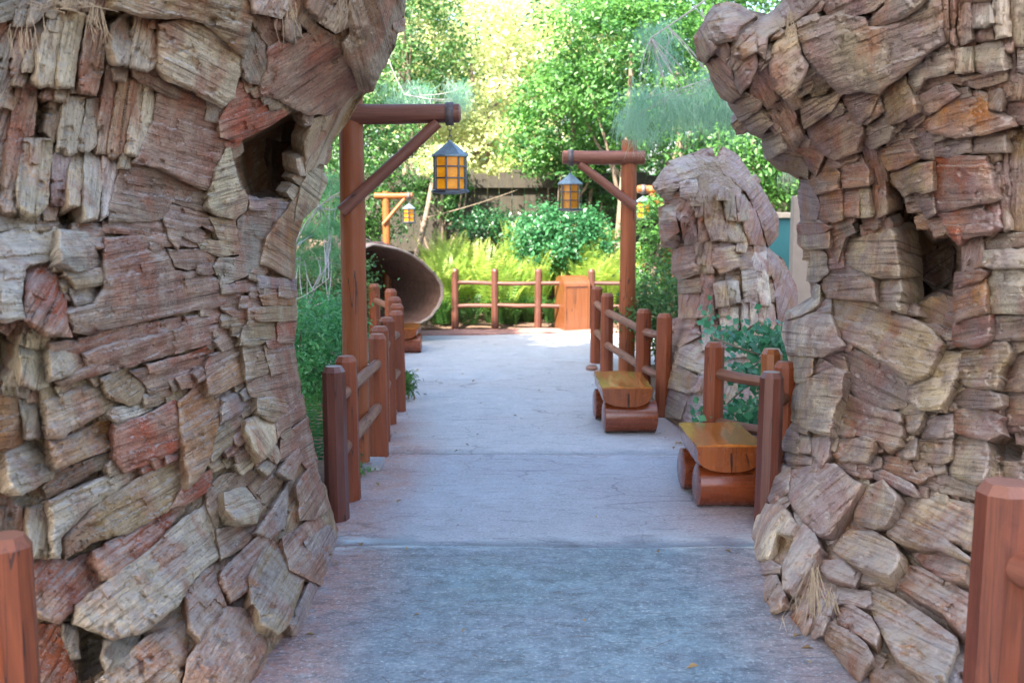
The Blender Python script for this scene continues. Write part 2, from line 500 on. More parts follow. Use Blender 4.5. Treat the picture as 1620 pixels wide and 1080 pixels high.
def build_rock(root, D, sil, edge, holes, blocks, back, step, defang, hs=0.5, amp=2.2, round_r=60, seed0=0, lift=0.0, dens=750, pcs='stone', free=None, edge_back=0.55, tone='t', depth_len=1.1, stmax=2.8, dust=1.0, pid=0, tiltv=(0.0, 0.4)):
    """root: Empty. D depth field. sil: core outline (pixels). edge: the visible silhouette (open polyline) where the rock turns away."""
    def Dr(x, y):                                   # depth with the roll-away at the silhouette
        pts = np.stack([np.ravel(x), np.ravel(y)], 1).astype(float)
        d = seg_dist(pts, edge, False)
        k = np.where(inside(pts, sil), np.clip(1 - d / round_r, 0, 1), 1.0)
        return D(x, y) + (edge_back * (1 - np.sqrt(1 - np.minimum(k, 0.995) ** 2))).reshape(np.shape(x))
    # ---- core
    sil_np = np.array(sil, float)
    sp = ragged(sil, step * 1.5, amp * 2.0, seed0 + 5)
    V, F, ring = tri(sp, step, seed0 + 6)
    dep = Dr(V[:, 0], V[:, 1])
    uv = grainuv(V, dep, defang + 0 * dep)
    wx = fbm(V[:, 0] / 90, V[:, 1] / 90, seed0 + 1, 3) * 90; wy = fbm(V[:, 0] / 90, V[:, 1] / 90, seed0 + 2, 3) * 90
    cell = hsh(np.floor((uv[:, 0] + wx / 700) / 0.17).astype(int), np.floor((uv[:, 1] + wy / 700) / 0.075).astype(int), seed0 + 3)
    cell2 = hsh(np.floor((uv[:, 0] + wy / 600) / 0.06).astype(int), np.floor((uv[:, 1] + wx / 600) / 0.028).astype(int), seed0 + 4)
    h = -0.03 + (cell - 0.5) * 0.05 + (cell2 - 0.5) * 0.02 + (fbm(V[:, 0] / 30, V[:, 1] / 30, seed0 + 8, 4) - 0.5) * 0.07
    for hp, hd in holes:
        hp = np.array(hp, float)
        i = inside(V, hp); d = seg_dist(V, hp)
        h = np.where(i, h - hd * np.clip(d / 16, 0, 1) ** 0.6, h)
    view = ray(V[:, 0], V[:, 1])
    base = at(V[:, 0], V[:, 1], dep)
    vn = view / np.linalg.norm(view, axis=1)[:, None]
    W3 = base - vn * h[:, None]
    W3[:, 2] = np.maximum(W3[:, 2], -0.08)
    nv = len(W3); ringp = W3[ring]
    bk = np.array(back, float)
    VV = [W3]; F2 = list(F); prev = list(ring); uvs = [uv]
    cen = ringp.mean(0)
    for k in range(1, 6):
        t = k / 5.0
        shr = 1 - 0.30 * t ** 2
        q = cen + (ringp - cen) * np.array([shr, shr, 1 - 0.12 * t ** 2]) + bk * depth_len * t
        q += (np.stack([fbm(ringp[:, 1] * 2, ringp[:, 2] * 2 + k, seed0 + 30, 3), fbm(ringp[:, 0] * 2 + k, ringp[:, 2] * 2, seed0 + 31, 3), 0.5 + 0 * ringp[:, 0]], 1) - 0.5) * 0.35 * t
        q[:, 2] = np.maximum(q[:, 2], -0.08)
        start = nv + (k - 1) * len(ring)
        VV.append(q); cur = list(range(start, start + len(ring)))
        uvs.append(uv[ring] + np.array([0.13, 0.21]) * k)
        for i in range(len(ring)):
            j = (i + 1) % len(ring)
            F2.append((prev[i], cur[i], cur[j], prev[j]))
        prev = cur
    F2.append(tuple(prev))
    VV = np.concatenate(VV); UU = np.concatenate(uvs)
    loc = np.array(root.location)
    core = mesh_np('rock_core', VV, F2, ROCK, root, True, uv=UU)
    core.color = (*TONE[tone], dust); core.pass_index = pid
    try: core.data.set_sharp_from_angle(angle=R(32))
    except Exception: pass
    # ---- small filler stones where the big ones leave the core bare
    blocks = list(blocks); mids = [(np.mean(np.array(b[0], float), 0), b) for b in blocks]
    rgf = random.Random(seed0 + 900); gx = 13.0 if hs < .6 else 9.0
    polys = [np.array(b[0], float) for b in blocks]
    hp_all = [np.array(h_[0], float) for h_ in holes]
    xs0 = max(-40, sil_np[:, 0].min()); xs1 = min(1660, sil_np[:, 0].max()); added = 0
    gxx, gyy = np.meshgrid(np.arange(xs0 + 6, xs1, gx), np.arange(max(-40, sil_np[:, 1].min()) + 6, min(1120, sil_np[:, 1].max()), gx))
    cand = np.stack([gxx.ravel(), gyy.ravel()], 1) + np.random.default_rng(seed0).uniform(-4, 4, (gxx.size, 2))
    cand = cand[inside(cand, sil_np)]
    for h_ in hp_all: cand = cand[~inside(cand, h_)]
    for po in polys: cand = cand[~inside(cand, po)]
    dm0 = np.full(len(cand), 1e9)
    for po in polys: dm0 = np.minimum(dm0, seg_dist(cand, po))
    mc = np.array([m for m, b in mids])
    newp = []
    if True:
        for ci in range(len(cand)):
            c_ = cand[ci:ci + 1]; dmin = dm0[ci]; bad = False
            if dmin < gx * .45 or added >= 110: continue
            for po in newp:
                if abs(po[:, 0].mean() - c_[0, 0]) > 50 or abs(po[:, 1].mean() - c_[0, 1]) > 50: continue
                if inside(c_, po)[0]: bad = True; break
                dmin = min(dmin, seg_dist(c_, po)[0])
            if bad or dmin < gx * .45: continue
            oi_ = np.argsort(np.linalg.norm(mc - c_[0], axis=1))[:2]
            near = [(0, mids[oi_[0]][1]), (0, mids[oi_[1]][1])]
            an = near[0][1][2]; L_ = min(dmin * 1.7 + 3, gx * 1.9) * rgf.uniform(.9, 1.2); W_ = min(dmin * 1.1 + 2, gx * 1.0)
            ar = math.radians(-an); ca, sa = math.cos(ar), math.sin(ar)
            qd = [(-L_, -W_), (-L_ * .1, -W_ * 1.1), (L_, -W_ * .8), (L_ * 1.05, W_ * .7), (L_ * .2, W_), (-L_ * .9, W_ * .9)]
            qd = [(c_[0, 0] + (u_ * rgf.uniform(.75, 1.1)) * ca - (v_ * rgf.uniform(.75, 1.1)) * sa, c_[0, 1] + u_ * sa + v_ * ca) for u_, v_ in qd]
            tn_ = rgf.choice([near[0][1][3], near[1][1][3], 'b', 'p', 't'])
            b_ = (qd, rgf.choice([7, 10, 14, 18]), an + rgf.uniform(-8, 8), tn_)
            blocks.append(b_); newp.append(np.array(qd)); added += 1
    # ---- stones
    for k, (poly, H, ang, tone_) in enumerate(blocks):
        sd = seed0 * 100 + k + 1
        rg = random.Random(sd)
        pa = np.array(poly, float)
        area = abs(0.5 * np.sum(pa[:, 0] * np.roll(pa[:, 1], -1) - np.roll(pa[:, 0], -1) * pa[:, 1]))
        st = min(max(2.2, math.sqrt(area / dens)), stmax)
        cg = pa.mean(0); rads = np.linalg.norm(pa - cg, axis=1)[:, None]
        rp = ragged((cg + (pa - cg) * (1 + 3.8 / np.maximum(rads, 8))), st * 1.1, amp, sd)
        try:
            V, F, ring = tri(rp, st, sd)
        except Exception:
            continue
        if len(ring) < 4 or not F: continue
        dep = Dr(V[:, 0], V[:, 1]); dm = float(np.mean(dep))
        ppm = FPX / dm
        a_ = ang if ang is not None else defang
        uv = grainuv(V, dm, a_ + rg.uniform(-3, 3)) 
        d = seg_dist(V, rp)
        Hm = H / 100.0 * hs * 1.15
        bev = max(2.6, min(0.016 * ppm, 0.11 * math.sqrt(area)))
        e = np.clip(d / bev, 0, 1)
        dome = 1 - (1 - e) ** 2.0 * (0.06 + 0.16 * noise(V[:, 0] / 17, V[:, 1] / 17, sd))
        d2_ = np.clip(d / (0.32 * math.sqrt(area)), 0, 1)
        dome = dome * (0.96 + 0.04 * d2_)
        u, v = uv[:, 0], uv[:, 1]
        wav = (fbm(u * 5, v * 5, sd + 1, 3) - 0.5) * 0.05
        lay = hsh(np.floor((v + wav) / 0.038).astype(int), np.floor((u + hsh(np.floor((v + wav) / 0.038).astype(int), 0 * np.floor(v).astype(int), sd) * 0.3) / 0.22).astype(int), sd + 2)
        fine = noise(u * 4, (v + wav * 0.6) * 75, sd + 3)
        fine2 = noise(u * 7, (v + wav * 0.6) * 38, sd + 4)
        ext = V - V.mean(0); sz = np.abs(ext).max() + 1e-6
        tx, ty = tiltv[0] + rg.uniform(-0.30, 0.30), tiltv[1] + rg.uniform(-0.30, 0.30)
        tl_ = (ext[:, 0] * tx + ext[:, 1] * ty) / sz
        tilt = tl_ * min(max(Hm, 0.02), 0.15) * 1.15
        h = (Hm * dome * np.clip(0.58 + 0.75 * tl_, 0.10, 1.15) if Hm > 0 else Hm * dome) + 0.012 + (lay - 0.5) * 0.030 * (0.6 + 0.4 * e) + (fine - 0.5) * 0.008 + (fine2 - 0.5) * 0.012 + (fbm(V[:, 0] / 22, V[:, 1] / 22, sd + 5, 4) - 0.5) * 0.035 + lift
        # chiselled facets
        for q_ in range(3):
            fa = rg.uniform(0, 6.28); s_ = (ext[:, 0] * math.cos(fa) + ext[:, 1] * math.sin(fa)) / sz
            sl = rg.uniform(0.1, 0.4) * (0.04 + 0.5 * max(Hm, 0)); th_ = rg.uniform(0.25, 0.7)
            h = h - np.maximum(0, s_ - th_) / (1 - th_ + 0.15) * sl
        chip = fbm(V[:, 0] / 16, V[:, 1] / 16, sd + 9, 3)
        h -= np.where(chip > 0.66, (chip - 0.66) * 0.28, 0) * (1 - 0.4 * e)
        view = ray(V[:, 0], V[:, 1]); vn = view / np.linalg.norm(view, axis=1)[:, None]
        W3 = at(V[:, 0], V[:, 1], dep) - vn * h[:, None]
        nrm = surf_normals(Dr, V[ring])
        rb = W3[ring]
        deep = 0.16 + abs(Hm) * 0.9
        s1 = rb - nrm * (deep * 0.45) ; s2 = rb - nrm * deep
        s1 += (np.stack([noise(rb[:, 1] * 30, rb[:, 2] * 30, sd), noise(rb[:, 0] * 30, rb[:, 2] * 30, sd + 1), noise(rb[:, 0] * 30, rb[:, 1] * 30, sd + 2)], 1) - 0.5) * 0.025
        n0 = len(W3); nr = len(ring)
        VV = np.concatenate([W3, rb, s1, s2])
        UU = np.concatenate([uv, uv[ring], uv[ring] + np.array([0.02, 0.03]), uv[ring] + np.array([0.05, 0.07])])
        F2 = list(F)
        for lvl in range(2):
            for i in range(nr):
                j = (i + 1) % nr
                a = n0 + lvl * nr
                F2.append((a + j, a + i, a + nr + i, a + nr + j))
        F2.append(tuple(n0 + 2 * nr + i for i in range(nr)))
        VV[:, 2] = np.maximum(VV[:, 2], -0.06)
        o = mesh_np(pcs, VV, F2, ROCK, root, True, uv=UU)
        tp = np.clip(tl_ * 1.2 - 0.15 + (fbm(V[:, 0] / 25, V[:, 1] / 25, sd + 12, 3) - .5) * .9, 0, 1)
        tp = np.concatenate([tp, tp[ring], tp[ring], tp[ring]]).astype(np.float32)
        if len(o.data.vertices) == len(tp):
            a = o.data.attributes.new('tip', 'FLOAT', 'POINT'); a.data.foreach_set('value', tp)
        try: o.data.set_sharp_from_angle(angle=R(50))
        except Exception: pass
        c = TONE[tone_]
        f = rg.uniform(0.86, 1.14)
        o.color = (c[0] * f * rg.uniform(0.95, 1.05), c[1] * f, c[2] * f * rg.uniform(0.93, 1.07), dust); o.pass_index = pid

# points per stone: outline in picture pixels, how far it stands out (cm), grain angle, tone
LEFT = [
 ([(-60,-60),(34,-60),(38,0),(20,28),(0,32),(-60,40)],16,20,'g'),
 ([(-60,38),(8,35),(6,60),(0,68),(-60,80)],10,60,'p'),
 ([(38,-50),(66,-50),(58,0),(40,38),(22,40)],12,65,'g'),
 ([(64,-50),(100,-40),(84,0),(64,28),(48,40),(43,34)],16,62,'g'),
 ([(8,44),(26,42),(16,80),(8,118),(-10,150),(-40,150),(-40,80),(0,68)],14,70,'g'),
 ([(29,46),(52,44),(38,96),(28,116),(19,120),(17,95)],10,70,'p'),
 ([(57,42),(76,28),(62,85),(52,112),(37,112),(37,100)],12,68,'g'),
 ([(-40,158),(0,128),(14,108),(22,95),(25,120),(8,166),(-40,180)],14,68,'g'),
 ([(-40,185),(14,172),(18,190),(10,250),(0,300),(-40,310)],6,75,'g'),
 ([(80,18),(103,20),(100,50),(89,95),(86,134),(64,137),(57,125),(62,85)],26,78,'c'),
 ([(107,20),(137,22),(127,60),(120,100),(117,135),(92,138),(90,120),(98,70)],26,76,'c'),
 ([(143,26),(162,36),(168,60),(161,110),(152,148),(128,146),(127,110),(135,70)],22,80,'p'),
 ([(26,132),(54,128),(58,155),(51,215),(39,222),(35,270),(27,332),(8,332),(0,320),(10,250),(18,190)],18,78,'p'),
 ([(82,150),(99,152),(92,200),(86,222),(72,205)],6,80,'b'),
 ([(103,153),(133,158),(129,195),(122,238),(110,244),(92,238),(96,205)],18,82,'c'),
 ([(137,160),(156,158),(152,225),(140,237),(128,236),(126,225),(134,190)],12,82,'g'),
 ([(170,80),(184,105),(181,150),(175,190),(169,241),(153,241),(157,190),(166,130)],12,82,'p'),
 ([(190,120),(214,121),(216,140),(208,178),(201,200),(195,240),(178,250),(171,238),(182,180)],18,80,'t'),
 ([(219,130),(246,140),(241,190),(229,215),(219,246),(201,240),(210,185)],20,78,'c'),
 ([(192,28),(214,26),(210,60),(205,102),(186,101),(177,75),(183,45)],34,82,'g'),
 ([(217,25),(238,36),(248,75),(250,100),(232,112),(207,104),(211,60)],34,80,'c'),
 ([(251,40),(290,34),(318,40),(345,62),(370,82),(383,95),(378,115),(372,132),(370,152),(350,168),(322,152),(296,136),(270,128),(252,110),(250,75)],36,-28,'c'),
 ([(208,108),(250,118),(296,140),(322,156),(345,170),(310,168),(262,148),(215,124)],18,-20,'b'),
 ([(165,-60),(395,-60),(397,30),(388,72),(384,92),(345,57),(318,35),(290,28),(240,30),(205,20),(178,14)],42,-20,'t'),
 ([(100,-60),(160,-60),(172,12),(140,16),(108,14),(90,0)],12,70,'g'),
 ([(250,152),(300,150),(328,160),(321,190),(343,196),(362,225),(345,265),(334,300),(300,288),(255,264),(216,256),(230,222),(246,190)],22,-18,'p'),
 ([(350,150),(372,152),(366,166),(350,192),(328,188),(330,160)],12,-40,'g'),
 ([(386,95),(392,40),(425,76),(414,132),(395,128),(384,118)],16,-70,'g'),
 ([(400,-60),(452,-60),(454,18),(442,28),(425,22),(404,20),(398,0)],24,60,'w'),
 ([(397,26),(425,26),(440,36),(452,66),(425,72),(410,52)],6,-50,'b'),
 ([(454,20),(472,30),(476,58),(464,70),(450,56)],22,80,'g'),
 ([(490,-60),(548,-60),(552,40),(530,50),(506,34),(488,12)],20,60,'b'),
 ([(552,-60),(665,-60),(641,0),(637,30),(629,32),(622,72),(610,101),(597,122),(592,141),(580,145),(568,138),(560,112),(548,90),(546,70),(556,55)],22,-75,'b'),
 ([(478,-60),(490,-50),(500,35),(525,52),(500,62),(474,32)],8,60,'b'),
 ([(426,78),(450,64),(488,56),(528,58),(545,90),(554,118),(566,138),(540,165),(520,180),(486,178),(460,165),(445,156),(417,150),(412,135),(424,112)],20,32,'p'),
 ([(378,128),(412,150),(420,165),(455,178),(430,195),(395,212),(376,222),(352,215),(350,192),(365,165)],20,18,'r'),
 ([(545,160),(566,140),(578,146),(560,175),(520,232),(502,262),(486,268),(484,222),(500,190),(520,182)],16,68,'t'),
 ([(456,180),(482,184),(478,222),(446,222)],-110,-82,'d'),  # this and the next: shade of the hollow put into the dark tone
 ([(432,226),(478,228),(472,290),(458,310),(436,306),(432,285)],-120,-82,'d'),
 ([(345,268),(362,228),(370,260),(378,298),(391,310),(388,330),(372,345),(345,338),(330,325),(334,303)],22,16,'c'),
 ([(197,262),(250,270),(300,292),(330,304),(326,325),(342,340),(300,331),(268,318),(262,340),(245,346),(176,350),(173,330),(182,300)],16,-12,'b'),
 ([(39,222),(83,222),(83,245),(77,270),(75,320),(60,338),(48,338),(30,325),(29,290)],30,84,'c'),
 ([(86,245),(111,250),(108,290),(103,325),(81,320),(81,285)],18,84,'l'),
 ([(114,239),(132,241),(130,280),(126,322),(109,325),(111,280)],24,84,'c'),
 ([(135,240),(160,248),(158,300),(154,343),(135,346),(132,320)],24,84,'w'),
 ([(163,250),(199,256),(185,275),(178,320),(172,338),(160,346)],20,80,'w'),
 ([(-60,340),(28,335),(60,342),(62,358),(20,362),(-60,372)],12,5,'g'),
 ([(-60,378),(-5,374),(42,360),(91,362),(90,384),(88,412),(60,416),(38,424),(34,470),(40,500),(10,508),(-60,508)],44,3,'w'),
 ([(94,364),(158,373),(150,398),(166,420),(122,425),(96,415)],36,3,'w'),
 ([(97,428),(165,424),(160,449),(122,456),(110,440)],28,5,'t'),
 ([(42,424),(88,417),(98,430),(106,510),(113,530),(76,530),(42,505)],34,60,'r'),
 ([(112,458),(158,451),(155,475),(122,486)],20,5,'g'),
 ([(168,378),(215,376),(250,390),(268,402),(274,430),(330,430),(348,452),(398,456),(345,484),(300,490),(250,500),(200,512),(142,528),(118,524),(108,492),(152,480),(168,455),(167,420)],22,8,'p'),
 ([(166,350),(210,352),(245,348),(280,362),(290,388),(255,388),(215,370),(166,368)],16,-8,'p'),
 ([(266,322),(330,343),(352,350),(345,372),(316,358),(290,372),(284,392),(270,375),(262,350)],16,-14,'p'),
 ([(332,346),(370,350),(378,400),(350,404),(320,392),(312,378),(346,380)],16,-8,'c'),
 ([(270,396),(338,396),(345,415),(300,424),(280,420)],16,-2,'p'),
 ([(392,335),(432,328),(430,380),(412,415),(386,435),(352,448),(340,420),(350,407),(380,402),(376,352)],12,-8,'g'),
 ([(396,316),(440,320),(456,322),(450,350),(434,372),(432,328)],4,-4,'l'),
 ([(455,335),(478,300),(500,290),(504,302),(476,350),(466,380),(463,440),(432,420),(414,415),(426,372)],20,-30,'o'),
 ([(490,265),(508,272),(515,290),(502,320),(482,342),(468,348),(478,302)],14,-40,'c'),
 ([(410,437),(441,441),(439,455),(410,455)],16,-4,'l'),
 ([(445,442),(466,443),(466,458),(443,458)],10,-4,'l'),
 ([(352,452),(403,440),(407,460),(355,464)],14,4,'p'),
 ([(350,468),(390,468),(392,484),(352,486)],6,2,'b'),
 ([(413,468),(440,466),(465,470),(462,482),(420,482)],18,-4,'o'),
 ([(352,488),(392,490),(394,505),(372,500)],12,-3,'p'),
 ([(396,488),(435,487),(468,485),(466,505),(440,506),(396,505)],20,2,'t'),
 ([(396,508),(437,506),(437,536),(400,545),(382,544),(388,520)],20,4,'t'),
 ([(441,510),(468,507),(464,540),(441,541)],16,6,'r'),
 ([(120,538),(200,516),(290,501),(345,493),(355,505),(330,512),(290,520),(230,532),(170,548),(130,558),(82,560),(80,542)],16,12,'p'),
 ([(32,546),(70,546),(76,608),(60,614),(34,608)],30,80,'c'),
 ([(80,546),(130,552),(138,575),(112,590),(80,602)],36,40,'c'),
 ([(133,560),(170,546),(240,532),(310,512),(350,502),(352,518),(330,545),(270,560),(210,576),(140,596),(100,610),(90,604),(140,578)],26,15,'p'),
 ([(236,576),(295,561),(330,547),(335,556),(290,571),(255,590),(240,589)],16,14,'r'),
 ([(-60,630),(0,628),(28,631),(36,680),(38,700),(20,710),(-60,715)],36,10,'o'),
 ([(30,631),(58,632),(62,692),(42,692)],26,80,'g'),
 ([(70,636),(155,602),(165,625),(188,640),(112,680),(105,690),(78,693)],32,20,'c'),
 ([(162,600),(180,590),(202,586),(230,612),(234,631),(205,638),(180,630),(170,620)],22,30,'t'),
 ([(208,586),(300,566),(322,556),(320,580),(298,594),(240,622),(234,608)],12,18,'p'),
 ([(182,646),(235,633),(238,648),(186,668),(176,656)],24,16,'w'),
 ([(80,697),(112,690),(176,658),(178,690),(170,711),(88,742)],30,24,'o'),
 ([(182,672),(240,655),(278,632),(288,680),(290,705),(240,730),(200,746),(182,722)],26,22,'r'),
 ([(12,720),(40,700),(75,696),(86,740),(80,755),(36,780),(15,775)],36,20,'c'),
 ([(88,746),(175,714),(182,730),(110,768),(78,786),(70,770)],12,25,'b'),
 ([(80,792),(185,746),(230,740),(215,760),(140,805),(100,848),(98,880),(80,880),(84,830)],38,26,'c'),
 ([(46,806),(76,794),(80,830),(78,882),(55,880),(42,866)],36,80,'c'),
 ([(142,806),(215,760),(289,720),(291,780),(260,810),(205,838),(150,855),(106,882),(100,852)],26,29,'t'),
 ([(-60,722),(8,722),(12,790),(32,802),(38,862),(-60,868)],10,80,'b'),
 ([(284,637),(330,600),(332,625),(352,632),(346,662),(332,725),(320,746),(298,770),(290,700)],30,30,'o'),
 ([(331,598),(385,552),(389,600),(350,618),(332,624)],28,30,'o'),
 ([(386,548),(418,545),(430,585),(391,599)],26,12,'t'),
 ([(336,562),(380,546),(384,556),(330,594),(328,577)],16,28,'p'),
 ([(420,548),(462,544),(469,581),(431,592)],16,10,'p'),
 ([(352,630),(388,616),(390,648),(351,668)],18,30,'l'),
 ([(344,668),(390,652),(372,694),(338,728),(334,720)],20,32,'t'),
 ([(391,602),(465,582),(473,615),(450,628),(400,626)],12,14,'p'),
 ([(392,667),(408,659),(434,664),(438,690),(426,715),(412,727),(399,702),(391,684)],46,-50,'c'),
 ([(411,632),(450,625),(453,655),(431,668),(412,652)],32,-10,'t'),
 ([(440,655),(478,626),(481,655),(450,680),(441,692)],20,30,'p'),
 ([(448,694),(486,662),(500,728),(488,742),(470,720),(446,728)],10,35,'p'),
 ([(442,746),(472,706),(477,726),(463,756),(452,752)],24,52,'g'),
 ([(358,781),(388,771),(412,800),(405,826),(372,822),(359,802)],44,20,'c'),
 ([(300,756),(334,744),(331,775),(294,796),(272,802)],14,34,'r'),
 ([(122,958),(178,914),(240,870),(288,822),(322,800),(340,822),(350,878),(320,900),(296,926),(280,955),(250,980),(225,998),(180,1010),(162,1000),(120,986)],36,38,'c'),
 ([(52,892),(85,882),(110,890),(146,872),(150,900),(160,924),(122,955),(95,984),(62,974)],26,50,'r'),
 ([(150,870),(205,842),(252,816),(285,792),(282,810),(246,860),(182,912),(165,916),(152,892)],22,34,'r'),
 ([(100,988),(120,990),(126,1038),(112,1040),(101,1010)],26,70,'g'),
 ([(30,990),(98,988),(112,1040),(126,1130),(0,1130)],14,60,'r'),
 ([(167,1015),(222,1001),(206,1040),(170,1060),(160,1040)],22,60,'g'),
 ([(140,1130),(145,1085),(170,1064),(228,1012),(298,978),(292,1040),(270,1130)],26,40,'t'),
 ([(292,926),(336,896),(356,960),(332,984),(318,1010),(300,990)],22,48,'p'),
 ([(334,986),(360,962),(398,966),(414,1008),(424,1070),(420,1120),(282,1120),(300,1040),(322,1010)],18,62,'p'),
 ([(346,838),(402,826),(406,840),(386,862),(352,882)],12,30,'b'),
 ([(356,900),(395,862),(428,832),(426,868),(396,905),(396,928),(366,950),(350,920)],24,44,'p'),
 ([(396,912),(412,880),(431,856),(446,872),(460,902),(482,908),(470,940),(455,986),(440,1000),(415,985),(400,950)],36,58,'t'),
 ([(458,986),(490,922),(510,930),(487,998),(470,1014)],26,64,'l'),
 ([(450,852),(480,832),(500,812),(522,850),(531,870),(512,926),(488,912),(460,898)],18,55,'p'),
 ([(406,840),(440,792),(456,762),(450,828),(430,850)],24,58,'l'),
 ([(484,858),(520,832),(536,858),(526,908),(502,898)],14,60,'l'),
 ([(472,770),(488,744),(500,740),(520,800),(500,818),(476,820)],16,60,'p'),
 ([(332,770),(358,752),(440,738),(446,762),(412,800),(388,770),(356,780),(346,836),(330,800)],4,40,'b'),
 ([(470,480),(462,545),(470,545)],1,0,'t'),
]
